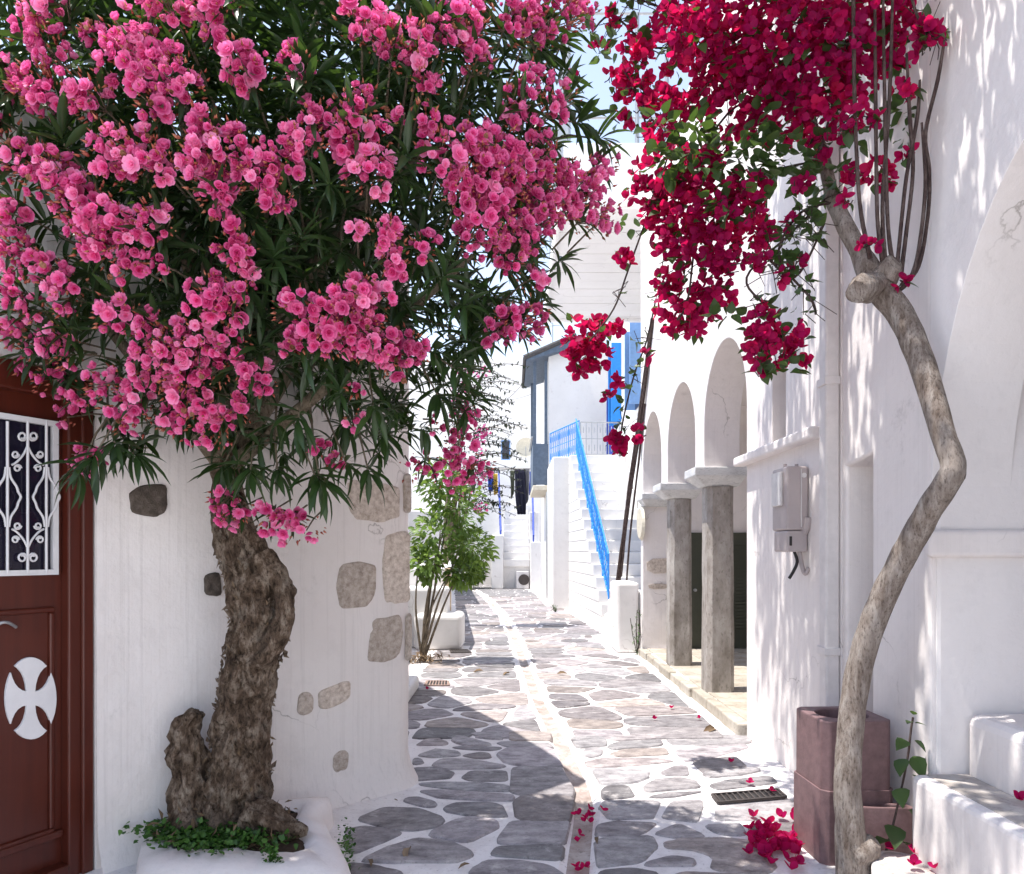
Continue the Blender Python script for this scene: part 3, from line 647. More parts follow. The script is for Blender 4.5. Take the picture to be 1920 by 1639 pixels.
for yc, hy in ((7.30, 0.19), (8.98, 0.20)):
    col = MB(); x0, x1, y0, y1, ch = 1.945, 2.215, yc - 0.155, yc + 0.125, 0.045
    poly = [(x0 + ch, y0), (x1 - ch, y0), (x1, y0 + ch), (x1, y1 - ch), (x1 - ch, y1), (x0 + ch, y1), (x0, y1 - ch), (x0, y0 + ch)]
    nz = 10; vv = []
    for k in range(nz + 1):
        z = 0.10 + (2.152 - 0.10) * k / nz; s = 1.03 - 0.07 * k / nz
        vv += [((x - 2.08) * s + 2.08 + 0.006 * noise.noise(V(x, y, z) * 5), (y - yc) * s + yc + 0.006 * noise.noise(V(y, z, x) * 5), z) for x, y in poly]
    col.add(vv, [(r * 8 + i, r * 8 + (i + 1) % 8, r * 8 + 8 + (i + 1) % 8, r * 8 + 8 + i) for r in range(nz) for i in range(8)] + [tuple(range(7, -1, -1)), tuple(range(nz * 8, nz * 8 + 8))])
    c_ = col.build('column', M_COL, arc); capital(yc, hy).build('capital', M_CAP, c_, bevel=0.008)
capital(10.45, 0.16, 0.05).build('impost', M_CAP, arc, bevel=0.01)
MB().box((XW + 0.03, 5.70, 2.14), (XW + TH + 0.05, 5.90, 2.30)).build('impost', M_PL, arc, bevel=0.02)
# porch: floor slabs, kerb, walls, ceiling, louvred door
MB().box((XW + 0.02, 5.84, -0.02), (3.8, 10.44, 0.095)).build('porch_floor', M_GROUT, arc)
yy = 5.86
while yy < 10.3:
    dy = rnd.uniform(0.55, 0.85); xx = XW + 0.05
    while xx < 3.6:
        dx = rnd.uniform(0.5, 0.9); MB().box((xx, yy, 0.08), (min(xx + dx, 3.78) - 0.012, min(yy + dy, 10.42) - 0.012, 0.103 + rnd.uniform(0, 0.004))).build('floor_slab', M_FLOOR, arc, bevel=0.004, seg=1); xx += dx
    yy += dy
yy = 5.85
while yy < 10.4:
    dy = rnd.uniform(0.35, 0.7); e = min(yy + dy, 10.44)
    MB().box((XW - 0.06 + rnd.uniform(-0.02, 0.02), yy, -0.01), (XW + 0.049, e - 0.015, 0.098 + rnd.uniform(-0.01, 0.006))).build('kerb_stone', M_FLOOR, arc, bevel=0.014); yy = e if e < 10.44 else 11
MB().box((XW + 0.3, 10.452, 0), (4.2, 10.62, 4.4)).build('porch_wall', M_PL, arc); MB().box((3.8, 4.15, 0), (4.0, 10.45, 4.4)).build('porch_wall', M_PL, arc)
MB().box((XW + TH + 0.002, 4.16, 3.62), (3.8, 10.44, 3.75)).build('porch_ceiling', M_PL, arc); MB().box((2.3, 5.6, 0), (3.8, 5.75, 3.6)).build('porch_wall', M_PL, arc)
pd = MB().box((2.52, 10.40, 0.104), (3.45, 10.449, 1.78)).build('porch_door', M_GREEN, arc, bevel=0.006)
for k in range(26): MB().box((2.74, 10.380, 0.35 + 0.05 * k), (2.98, 10.399, 0.385 + 0.05 * k)).build('slat', M_GREEN, pd)
for k in range(26): MB().box((3.12, 10.380, 0.35 + 0.05 * k), (3.38, 10.399, 0.385 + 0.05 * k)).build('slat', M_GREEN, pd)
MB().tube([(2.64, 10.40, 0.95), (2.64, 10.35, 0.95)], 0.022, 10).build('door_knob', M_RAIL, pd)
for pts in ([1212,1048,1264,1046,1264,1074,1214,1076], [1215,1095,1254,1094,1252,1104,1218,1105]):
    EP = Plane((1.0, 10.45), (4.0, 10.45)); P = chaikin([EP.px(pts[i], pts[i + 1], 0.012) for i in range(0, 8, 2)], 1)
    MB().prism(P[::-1], (0, 0.03, 0)).build('exposed_stone', M_RUBBLE, arc)
for y, z, r in ((5.84, 0.95, 0.09), (5.835, 1.25, 0.07), (5.84, 1.62, 0.08), (5.838, 1.95, 0.06), (5.84, 0.70, 0.06)):
    b = MB(); me_pts = []
    bm = bmesh.new(); bmesh.ops.create_icosphere(bm, subdivisions=2, radius=r)
    for v in bm.verts: v.co = V(v.co.x * 0.6 + XW + 0.06, v.co.y * 0.45 + y, v.co.z * 1.3 + z) + V(1, 1, 1) * 0.02 * noise.noise(v.co * 25 + V(y, z, 0))
    b.add([v.co.copy() for v in bm.verts], [tuple(v.index for v in f.verts) for f in bm.faces], True); bm.free(); b.build('corner_stone', M_PL, arc)
# downpipe with brackets, cable
dpip = MB().box((XW - 0.085, 4.165, 0.02), (XW - 0.003, 4.262, 5.5)).build('downpipe', M_PIPE, arc, bevel=0.012)
for z in (0.9, 2.47, 3.4): MB().box((XW - 0.094, 4.155, z), (XW - 0.002, 4.272, z + 0.045)).build('bracket', M_PIPE, dpip, bevel=0.003)
MB().tube([(XW - 0.012, 4.30, 0.05), (XW - 0.016, 4.31, 1.2), (XW - 0.012, 4.30, 2.5), (XW - 0.012, 4.305, 4.2)], 0.008, 6).build('cable', M_DARK, arc)
# overhang with boards, terrace parapet and railing
OX0, OY0, OY1, OZ = 0.72, 10.7, 15.7, 6.60; XO = 2.945; arc_keep = arc; arc = sth = thing('stair_house', (2.6, 16.5, 0), 'white two storey house with blue railed outdoor stairs and blue shutters', 'house')
MB().box((OX0 + 0.05, OY0 + 0.02, OZ + 0.05), (XO - 0.003, OY1, OZ + 0.2)).build('overhang', M_WHITE, arc)
k = 0; yb = OY0
while yb < OY1 - 0.05:
    wd = 0.41; MB().box((OX0 + 0.03, yb, OZ + 0.004 * (k % 2)), (XO - 0.004, yb + wd - 0.012, OZ + 0.045)).build('soffit_board', M_WHITE, arc, bevel=0.008); yb += wd; k += 1
MB().box((OX0 - 0.03, OY0 - 0.02, OZ - 0.05), (OX0 + 0.03, OY1 + 0.05, OZ + 0.24)).build('fascia_board', M_WHITE, arc, bevel=0.01)
MB().box((OX0 + 0.03, OY1 + 0.003, OZ - 0.05), (XO - 0.004, OY1 + 0.05, OZ + 0.24)).build('fascia_board', M_WHITE, arc, bevel=0.01)
MB().box((OX0 + 0.05, OY0 - 0.06, OZ + 0.02), (XO - 0.004, OY0 + 0.018, OZ + 0.95)).build('parapet', M_WHITE, arc, bevel=0.02)
rl = MB(); zt = 9.5
for x, y in ((OX0 + 0.12, OY0), (1.86, OY0), (2.3, OY0), (OX0 + 0.12, 13.2), (OX0 + 0.12, OY1 - 0.1)): rl.tube([(x, y, OZ + 0.2), (x, y, zt)], 0.033, 8)
for z in (zt, OZ + 1.35): rl.tube([(OX0 + 0.12, OY0, z), (XO, OY0, z)], 0.019, 8); rl.tube([(OX0 + 0.12, OY0, z - 0.001), (OX0 + 0.12, OY1 - 0.1, z - 0.001)], 0.019, 8)
for k in range(26): rl.tube([(OX0 + 0.12, OY0 + 0.12 + 0.18 * k, OZ + 0.2), (OX0 + 0.12, OY0 + 0.12 + 0.18 * k, zt)], 0.014, 5)
rl.build('terrace_railing', M_RAIL, arc)
# ================================================================== HOUSE WITH THE BLUE STAIRS
MB().box((2.95, 10.63, 0), (3.3, 21.5, 7.9)).build('wall', M_PLF, sth)
MB().box((1.55, 10.64, 0), (1.88, 11.4, 1.05)).box((1.60, 11.4, 0), (1.90, 12.1, 0.72)).box((1.64, 12.1, 0), (1.92, 12.8, 0.42)).build('stub_wall', M_PLF, sth, bevel=0.05, seg=3)
MB().box((1.89, 10.64, 0), (2.94, 10.9, 0.9)).build('stub_wall', M_PLF, sth, bevel=0.03)
NS = 16; YA, YB = 13.5, 18.9; dz = 4.0 / NS; dyy = (YB - YA) / NS
def sx(y): return 1.73 - (y - YA) * 0.045
for k in range(NS):
    y = YA + dyy * k; x = sx(y)
    MB().box((x, y, 0), (2.94, YB, dz * (k + 1) - 0.03)) if False else None
    MB().prism([(x, y, dz * k), (2.94, y, dz * k), (2.94, YB, dz * k), (sx(YB), YB, dz * k)], (0, 0, dz)).build('step', M_PLF, sth, bevel=0.02)
MB().prism([(sx(YB) - 0.42, YB + 0.003, 0), (2.94, YB + 0.003, 0), (2.94, 21.6, 0), (1.06, 21.6, 0)], (0, 0, 4.0)).build('landing', M_PLF, sth, bevel=0.03)
# railing: posts, rails, thin bars, small rings
def railing(path, h, nb, mat, r=0.02, rings=True, name='railing', parent=None, low=0.12):
    b = MB(); up_ = [p + V(0, 0, h) for p in path]; lo_ = [p + V(0, 0, low) for p in path]; md = [p + V(0, 0, h * 0.55) for p in path]
    b.tube(up_, r * 1.25, 6); b.tube(lo_, r * 0.9, 5); b.tube(md, r * 0.7, 5)
    for k in range(nb + 1):
        u = k / nb * (len(path) - 1); i = min(int(u), len(path) - 2); p = path[i].lerp(path[i + 1], u - i)
        b.tube([p + V(0, 0, low if k % 5 else -0.05), p + V(0, 0, h)], r * (1.0 if k % 5 == 0 else 0.6), 5)
        if rings and k < nb:
            q = path[i].lerp(path[i + 1], min(1, u - i + 0.5 / nb * (len(path) - 1)))
            for zz in (0.3, 0.8): b.tube([q + V(0, 0.05 * math.cos(a), h * zz + 0.09 * math.sin(a)) for a in [2 * math.pi * j / 8 for j in range(9)]], r * 0.5, 4, cap=False)
    return b.build(name, mat, parent)
st_path = [V(sx(YA + dyy * k) + 0.16, YA + dyy * k + 0.12, dz * (k + 1)) for k in range(NS)]
railing(st_path[1:], 0.95, 34, M_BLUE, 0.015, True, 'stair_railing', sth)
railing([V(1.78, 19.1, 4.0), V(1.12, 21.2, 4.0)], 0.98, 15, M_BLUE, 0.015, True, 'landing_railing', sth)
railing([V(1.84, 19.3, 4.0), V(2.9, 19.4, 4.0)], 0.98, 7, M_RAIL, 0.014, True, 'landing_railing', sth)
for y0, y1, z0, z1, m in ((19.3, 19.9, 5.0, 7.1, M_BLUE), (16.3, 17.0, 4.85, 6.7, M_PALEBLUE), (20.7, 21.3, 4.0, 6.1, M_NAVY)):
    f = MB().box((2.925, y0 - 0.08, z0 - 0.08), (2.948, y1 + 0.08, z1 + 0.08)).build('window' if m is not M_NAVY else 'door', M_WHITE, sth)
    MB().box((2.905, y0, z0), (2.924, y1, z1)).build('pane', M_GLASS, f)
    for ys in (y0 - 0.05, y1): MB().box((2.66 if m is not M_NAVY else 2.8, ys, z0), (2.923, ys + 0.05, z1)).build('shutter', m, f, bevel=0.006)
for y0, z0 in ((14.2, 4.4), (12.4, 4.4)):
    f = MB().box((2.92, y0, z0), (2.948, y0 + 0.7, z0 + 1.2)).build('window', M_BLUE, sth); MB().box((2.9, y0 + 0.08, z0 + 0.08), (2.919, y0 + 0.62, z0 + 1.12)).build('pane', M_GLASS, f)
# rear block with tiled balcony
MB().box((1.10, 21.61, 0), (3.3, 27.0, 7.6)).build('wall', M_PLF, sth)
MB().box((0.62, 21.6, 3.35), (1.098, 24.6, 3.5)).build('balcony_floor', M_CLAY, sth, bevel=0.02)
for x, y in ((0.64, 21.66), (0.98, 21.66), (0.64, 24.5)): MB().box((x, y, 3.5), (x + 0.09, y + 0.09, 7.25)).build('balcony_post', M_GREYBLUE, sth)
MB().box((0.63, 21.63, 3.52), (0.66, 24.55, 4.75)).build('balcony_panel', M_GREYBLUE, sth); MB().box((0.661, 21.62, 3.52), (1.09, 21.65, 4.75)).build('balcony_panel', M_GREYBLUE, sth)
MB().tube([(0.60, 21.6, 4.95), (0.60, 24.6, 4.95)], 0.03, 6).build('balcony_rail', M_RAIL, sth)
rf = MB().prism([(0.42, 21.3, 7.15), (0.42, 21.3, 7.25), (1.9, 21.3, 7.85), (1.9, 21.3, 7.6)], (0, 3.6, 0)).build('balcony_roof', M_GREYBLUE, sth)
for k in range(16):
    y = 21.32 + 0.225 * k; MB().tube([(0.36, y, 7.25), (1.9, y, 7.92)], 0.085, 8).build('roof_tile', M_TILE, rf)
MB().tube([(0.37, 21.25, 7.2), (0.37, 24.9, 7.2)], 0.05, 6).build('eave', M_TILE, rf)
ant = thing('roof_antenna', (1.3, 23, 7.6), 'thin television antenna on the white roof behind the tiled balcony', 'antenna')
MB().tube([(1.3, 23, 7.5), (1.3, 23, 9.0)], 0.02, 5).build('mast', M_RAIL, ant); MB().tube([(1.0, 23, 8.7), (1.6, 23, 8.75)], 0.012, 5).build('boom', M_RAIL, ant)
# grey drain pipe on the rear block
MB().tube([(1.06, 21.56, 3.3), (1.07, 21.5, 0.1)], 0.045, 8).build('downpipe', M_RAIL, sth)

# ================================================================== SECOND STAIR HOUSE, far down the street
s2 = thing('corner_stair_house', (0.3, 31, 0), 'white house with cobalt railed stairs far down the street', 'house')
XB = -0.35
for k in range(9):
    MB().box((XB, 29.4 + 0.36 * k, 0.9 + 0.30 * k), (0.72, 33, 0.9 + 0.30 * (k + 1))).build('step', M_PLF, s2, bevel=0.02)
MB().box((XB, 29.5, 0), (0.72, 33, 0.9)).build('stair_base', M_PLF, s2)
MB().prism([(0.73, 28.6, 0), (1.15, 28.6, 0), (1.15, 33, 0), (0.73, 33, 0)], (0, 0, 1.9)).build('side_wall', M_PLF, s2, bevel=0.04); MB().box((0.73, 30.5, 1.9), (1.15, 33, 3.2)).build('side_wall', M_PLF, s2, bevel=0.04)
MB().box((XB - 0.5, 29.0, 0), (XB - 0.002, 33, 2.2)).build('side_wall', M_PLF, s2, bevel=0.05)
MB().box((-1.6, 33.01, 0), (3.0, 36, 5.2)).build('wall', M_PLF, s2)
for a, b in (((0.86, 28.7, 1.2), (0.92, 32.6, 4.0)), ((XB - 0.1, 29.2, 1.4), (XB - 0.25, 32.6, 4.2))):
    railing([V(*a), V(*b)], 0.95, 22, M_NAVY, 0.028, False, 'stair_railing', s2)
ac = thing('air_conditioner', (0.35, 29.2, 0), 'white air conditioner box standing at the foot of cobalt railed stairs', 'air conditioner')
MB().box((0.18, 29.05, 0.02), (0.68, 29.38, 0.72)).build('casing', M_METERL, ac, bevel=0.02); MB().tube([(0.48, 29.05, 0.38), (0.48, 29.02, 0.38)], 0.22, 20).build('fan_guard', M_GRATE, ac)
MB().box((-1.0, 28.0, 0), (-0.2, 28.2, 0.0)) 
# white tiered houses on the rise behind
E = thing('hillside_house', (-1.5, 42, 0), 'white hillside house with stepped flat roofs closing the street', 'house')
MB().box((-9, 40, 0), (3.2, 44, 8.6)).build('wall', M_PLF, E, bevel=0.05); MB().box((-9, 44.1, 0), (2.6, 49, 13.4)).build('wall', M_PLF, E, bevel=0.05); MB().box((-3.0, 37.5, 0), (1.2, 39.9, 6.0)).build('wall', M_PLF, E, bevel=0.05)
MB().box((-9, 39.92, 8.45), (3.3, 40.0, 8.75)).build('coping', M_PLF, E, bevel=0.02); MB().box((-3.1, 37.42, 5.85), (1.3, 37.5, 6.1)).build('coping', M_PLF, E, bevel=0.02)
f = MB().box((0.55, 37.47, 3.9), (1.05, 37.499, 4.9)).build('window', M_GREEN, E); MB().box((0.6, 37.45, 3.95), (1.0, 37.469, 4.85)).build('pane', M_GLASS, f)
f = MB().box((-0.6, 39.965, 6.6), (-0.1, 39.999, 7.7)).build('window', M_PALEBLUE, E); MB().box((-0.55, 39.95, 6.65), (-0.15, 39.964, 7.65)).build('pane', M_GLASS, f)
dish = thing('satellite_dish', (0.72, 37.6, 6.1), 'round cream dish standing on the white roof edge far off', 'dish')
b = MB(); rr = [(0.0, 0.06), (0.25, 0.05), (0.45, 0.02), (0.62, -0.05)]
vv = [(0.72 + r * math.cos(2 * math.pi * k / 24), 37.7 - d, 6.95 + r * math.sin(2 * math.pi * k / 24)) for r, d in [(0.02, 0)] + [(r, d) for r, d in ((0.2, 0.02), (0.38, 0.07), (0.52, 0.14))] for k in range(24)]
b.add(vv, [(r * 24 + k, r * 24 + (k + 1) % 24, r * 24 + 24 + (k + 1) % 24, r * 24 + 24 + k) for r in range(3) for k in range(24)], True); b.build('bowl', M_CLAY, dish)
MB().tube([(0.72, 37.72, 6.1), (0.72, 37.72, 6.95)], 0.04, 6).build('stand', M_RAIL, dish); MB().tube([(0.72, 37.7, 6.4), (0.72, 37.2, 6.95)], 0.02, 5).build('arm', M_RAIL, dish)
left2 = thing('low_house', (-3, 22, 0), 'low white house down the left side of the street', 'house')
MB().prism([(-1.75, 20.5, 0), (-3.6, 41, 0), (-9, 41, 0), (-9, 20.5, 0)], (0, 0, 2.7)).build('wall', M_PLF, left2, bevel=0.05)
hc = thing('shuttered_house', (-2.2, 14, 0), 'white house with low forecourt wall and bench block behind the leafy shrub', 'house')
MB().prism([(-0.98, 11.7, 0), (-1.72, 20.4, 0), (-7, 20.4, 0), (-7, 11.7, 0)], (0, 0, 1.25)).build('wall', M_PLF, hc, bevel=0.04, seg=3)
MB().box((-1.50, 10.95, 0), (-0.76, 11.69, 0.55)).build('bench_block', M_PLF, hc, bevel=0.08, seg=4); MB().box((-1.75, 11.2, 0), (-1.0, 11.68, 0.95)).build('bench_block', M_PLF, hc, bevel=0.06, seg=3)
MB().box((-1.08, 11.62, 0.45), (-0.99, 11.698, 1.24)).build('timber_post', M_TAN, hc, bevel=0.01)
MB().prism([(-2.3, 11.8, 1.25), (-2.9, 20.3, 1.25), (-7, 20.3, 1.25), (-7, 11.8, 1.25)], (0, 0, 1.9)).build('wall', M_PLF, hc, bevel=0.04)
f = MB().box((-3.5, 11.76, 1.4), (-2.9, 11.799, 2.6)).build('window', M_WHITE, hc); MB().box((-3.45, 11.73, 1.45), (-3.22, 11.759, 2.55)).build('shutter', M_GREEN, f); MB().box((-3.18, 11.73, 1.45), (-2.95, 11.759, 2.55)).build('shutter', M_GREEN, f)
rw = thing('garden_wall', (-2.5, 10, 0), 'white garden wall behind the leafy shrub at the recess', 'wall')
MB().box((-2.2, 8.6, 0), (-1.95, 11.2, 1.9)).build('wall', M_PLF, rw, bevel=0.05)
MB().box((-0.98, 7.2, 0), (-0.9, 8.4, 0.14)) 
sl = thing('door_step', (-1.0, 7.6, 0), 'low white step at the foot of the brushed wall corner', 'step')
MB().box((-1.55, 6.9, 0), (-1.02, 7.9, 0.15)).build('slab', M_PLF, sl, bevel=0.03)
# overhead wires
for k, (a, b, lab) in enumerate(((dp(925, 760, 24), dp(1000, 690, 24), 'thin overhead wire running up to the tiled balcony'), (dp(900, 745, 37.0), dp(1000, 738, 37.0), 'thin overhead wire crossing before the hillside house'))):
    p = [a.lerp(b, i / 8) - V(0, 0, 0.25 * math.sin(math.pi * i / 8)) for i in range(9)]
    MB().tube(p, 0.008, 5).build('overhead_wire', M_DARK, label=lab, cat='wire')
# laundry on a line
def garment(name, label, pts, D, mat, seed):
    P = [dp(x, y, D) for x, y in pts]; c = sum(P, V(0, 0, 0)) / len(P); b = MB(); b2 = []
    x0, x1 = min(p.x for p in P), max(p.x for p in P); z0, z1 = min(p.z for p in P), max(p.z for p in P); nx, nz = 9, 12
    def half(z, s):                        # outline extent at a height
        xs = []
        for i in range(len(P)):
            a, q = P[i], P[(i + 1) % len(P)]
            if (a.z - z) * (q.z - z) <= 0 and abs(a.z - q.z) > 1e-6: xs.append(a.x + (q.x - a.x) * (z - a.z) / (q.z - a.z))
        return (min(xs), max(xs)) if xs else (x0, x1)
    vs_ = []
    for k in range(nz + 1):
        z = z0 + (z1 - z0) * (0.005 + 0.99 * k / nz); l, r = half(z, 0)
        for i in range(nx + 1):
            x = l + (r - l) * i / nx; vs_.append((x, D + 0.07 * math.sin(i * 1.9 + seed + z * 2) * (1.1 - k / nz), z))
    b.add(vs_, [(k * (nx + 1) + i, k * (nx + 1) + i + 1, (k + 1) * (nx + 1) + i + 1, (k + 1) * (nx + 1) + i) for k in range(nz) for i in range(nx)], True)
    o = b.build(name, mat, label=label, cat='clothing', group='washing on the line'); m = o.modifiers.new('thick', 'SOLIDIFY'); m.thickness = 0.02
cl = lambda n, c: simple(n, c, 0.9, 0.1, 0.2, 20, 0.3)
DL = 26.0
garment('jacket', 'dark navy jacket hung on the washing line', [(965, 880), (985, 880), (986, 930), (985, 965), (971, 965), (966, 930)], DL, cl('navy_cloth', (0.02, 0.02, 0.035)), 0)
garment('trousers', 'grey trousers hung on the washing line beside the navy jacket', [(983, 878), (993, 878), (991, 940), (984, 948)], DL + 0.15, cl('grey_cloth', (0.16, 0.16, 0.18)), 1)
garment('shirt', 'olive green shirt hung on the washing line beside the navy jacket', [(957, 882), (965, 882), (964, 925), (958, 935)], DL + 0.1, cl('olive_cloth', (0.09, 0.10, 0.07)), 2)
garment('towel', 'bright blue towel hung by the cobalt railing', [(915, 888), (924, 888), (924, 922), (917, 922)], DL, cl('blue_cloth', (0.03, 0.08, 0.40)), 3)
garment('towel', 'yellow towel hung by the cobalt railing', [(925, 888), (932, 888), (932, 925), (927, 928)], DL + 0.1, cl('yellow_cloth', (0.55, 0.36, 0.06)), 4)
garment('skirt', 'cobalt blue skirt hung at the end of the washing line', [(993, 884), (999, 884), (1003, 925), (993, 928)], DL + 0.2, cl('cobalt_cloth', (0.02, 0.05, 0.36)), 5)
MB().tube([dp(905, 884, DL + 0.08), dp(955, 880, DL + 0.08), dp(1004, 879, DL + 0.08)], 0.012, 5).build('washing_line', M_DARK, label='thin washing line carrying clothes between the stair houses', cat='line')

# ================================================================== OBJECTS ON THE RIGHT WALL AND AT ITS FOOT
mt = thing('meter_box', (1.8, 4.7, 1.5), 'grey electricity meter box with cables on the white wall', 'meter box')
DB = 4.62
def mb(x0, y0, x1, y1, d0, d1): 
    a = dp(x0, y1, DB); b = dp(x1, y0, DB); return (a.x, DB + d0, a.z), (min(b.x, XW - 0.004), DB + d1, b.z)
MB().box((1.755, 4.60, 1.64), (1.895, 4.86, 2.05)).build('casing', M_METER, mt, bevel=0.014, seg=3)
MB().box((1.735, 4.66, 1.80), (1.754, 4.82, 2.02)).build('window_cover', M_METERL, mt, bevel=0.005)
MB().box((1.76, 4.606, 1.50), (1.893, 4.84, 1.638)).build('fuse_cover', M_METER, mt, bevel=0.012); MB().box((1.775, 4.601, 1.54), (1.79, 4.605, 1.60)).build('switch', M_DARK, mt)
MB().box((1.845, 4.594, 1.66), (1.850, 4.5995, 2.03)).build('seam', M_METERL, mt); MB().tube([(1.865, 4.60, 1.99), (1.865, 4.594, 1.99)], 0.016, 14).build('seal', M_METERL, mt)
for x in (1.79, 1.865): MB().tube([(x, 4.72, 2.05), (x, 4.72, 2.075)], 0.012, 8).build('lug', M_METER, mt)
MB().tube(spline([(1.82, 4.65, 1.51), (1.83, 4.62, 1.44), (1.80, 4.60, 1.38), (1.77, 4.60, 1.33)], 5), 0.010, 6).build('cable', M_DARK, mt)
MB().tube(spline([(1.86, 4.66, 1.51), (1.87, 4.65, 1.42), (1.88, 4.62, 1.36), (1.895, 4.60, 1.40)], 5), 0.014, 6).build('cable', M_METER, mt)
MB().tube(spline([(1.87, 4.64, 1.60), (1.885, 4.60, 1.66), (1.89, 4.59, 1.72)], 5), 0.024, 8).build('conduit', M_METER, mt)
plq = thing('wall_plaque', (1.9, 9.9, 2), 'round cream stone plaque on the far end pier of the arcade', 'plaque')
b = MB().tube([(1.862, 10.53, 1.92), (1.9, 10.53, 1.92)], [0.22, 0.26], 24, smooth=False).build('disc', M_CLAY, plq, bevel=0.01)
# clay flue blocks used as planters
def flue(loc, rz, tilt, w, d, h, label, hole=True, band=True):
    t = thing('clay_flue_block', loc, label, 'flue block', None)
    M = Matrix.Translation(loc) @ Matrix.Rotation(rz, 4, 'Z') @ Matrix.Rotation(tilt, 4, 'X')
    b = MB(); n = 32; k_ = 0.012
    sq = []; ci = []
    for i in range(n):
        a = 2 * math.pi * i / n + math.pi / 4 / 8; c, s = math.cos(a), math.sin(a); m = max(abs(c), abs(s)); sq.append((c / m * w / 2, s / m * d / 2)); ci.append((c * w * 0.36, s * d * 0.36))
    L = [(sq, 0, 1.0), (sq, h, 1.0), (ci, h, 1.0), (ci, h * 0.25, 1.0)]
    vs_ = [M @ V(x * s, y * s, z) for pts, z, s in L for x, y in pts]
    b.add(vs_, [(r * n + i, r * n + (i + 1) % n, (r + 1) * n + (i + 1) % n, (r + 1) * n + i) for r in range(3) for i in range(n)] + [tuple(range(n - 1, -1, -1)), tuple(range(3 * n, 4 * n))])
    b.build('body', M_TERRA, t, bevel=0.008)
    if band:
        bb = MB(); bw = 1.05; vs2 = [M @ V(x * bw, y * bw, z) for z in (0.0, h * 0.52) for x, y in sq] + [M @ V(x * 1.002, y * 1.002, z) for z in (h * 0.52, 0.0) for x, y in sq]
        bb.add(vs2, [(r * n + i, r * n + (i + 1) % n, (r + 1) * n + (i + 1) % n, (r + 1) * n + i) for r in range(3) for i in range(n)]); bb.build('collar', M_TERRA, t, bevel=0.006)
flue((1.655, 3.62, 0.0), R(3), R(0.5), 0.345, 0.33, 0.69, 'tall purple brown clay flue block behind the bougainvillea trunk')
flue((1.735, 3.39, 0.0), R(-4), R(-6), 0.31, 0.10, 0.30, 'short tilted purple brown clay slab leaning on the tall flue block', band=False)
# ================================================================== OLEANDER TREE
OB = V(-1.36, 3.5, 0.10)
bed = thing('tree_bed', (-1.3, 3.45, 0), 'low whitewashed kerbed bed round the foot of the gnarled oleander', 'planting bed')
kb = [gp(250, 1600, .10), gp(300, 1560, .16), V(-1.62, 3.72, .14), V(-1.0, 4.15, .14), gp(600, 1520, .17), gp(655, 1575, .17), V(-.68, 3.05, 0), V(-.9, 2.98, 0), V(-1.55, 3.0, 0)]
kp = chaikin([V(p.x, p.y, 0) for p in kb], 3); kp = ccw(kp)
b = MB(); nk = len(kp); cen = V(OB.x + 0.03, OB.y + 0.02, 0); lay = []
for sc, z in ((1.03, -0.01), (1.0, 0.08), (0.95, 0.135), (0.70, 0.165), (0.60, 0.12)):
    for p in kp:
        q = cen + (p - cen) * sc
        if z > 0.15: q.y = max(q.y, 3.23)
        elif sc < 0.65: q.y = max(q.y, 3.27)
        lay.append(V(q.x, q.y, z) + V(0, 0, 0.022 * noise.noise(q * 6) + 0.008 * noise.noise(q * 21)) + (p - cen).normalized() * (0.03 * noise.noise(q * 5 + V(0, 0, z * 5)) + 0.010 * noise.noise(q * 19 + V(0, 0, z * 9))))
b.add(lay, [(r * nk + i, r * nk + (i + 1) % nk, (r + 1) * nk + (i + 1) % nk, (r + 1) * nk + i) for r in range(4) for i in range(nk)], True); b.build('kerb', M_PL, bed)
sv = []; 
for r in range(6):
    for p in kp:
        q = cen + (p - cen) * (0.64 * (1 - r / 6)); q.y = max(q.y, 3.255 + 0.02 * r); sv.append(V(q.x, q.y, 0.118 + 0.03 * noise.noise(q * 9) + 0.05 * (r / 6)))
b = MB(); b.add(sv, [(r * nk + i, r * nk + (i + 1) % nk, (r + 1) * nk + (i + 1) % nk, (r + 1) * nk + i) for r in range(5) for i in range(nk)] + [tuple(range(5 * nk, 6 * nk))], True); b.build('soil', M_SOIL, bed)

olea = thing('oleander_tree', OB, 'gnarled oleander tree covered in double pink flowers by the red brown door', 'tree')
TD = 3.5
tp = [(420, 1575, 115), (428, 1520, 98), (445, 1450, 80), (452, 1370, 68), (462, 1290, 68), (478, 1220, 72), (486, 1150, 73), (478, 1090, 68), (455, 1035, 58), (435, 980, 46), (428, 930, 38), (424, 880, 33), (430, 820, 30), (445, 740, 28)]
pts = [dp(x, y, TD + 0.10 * (1 - k / 13)) for k, (x, y, r) in enumerate(tp)]; rad = [r * 0.72 * TD / F for _, _, r in tp]
tk = MB(); tk.tube(spline(pts, 16), lerp_list(rad, 16), 84, rough=0.30, seed=3, fine=0.24)
trunk = tk.build('trunk', M_BARK, olea)
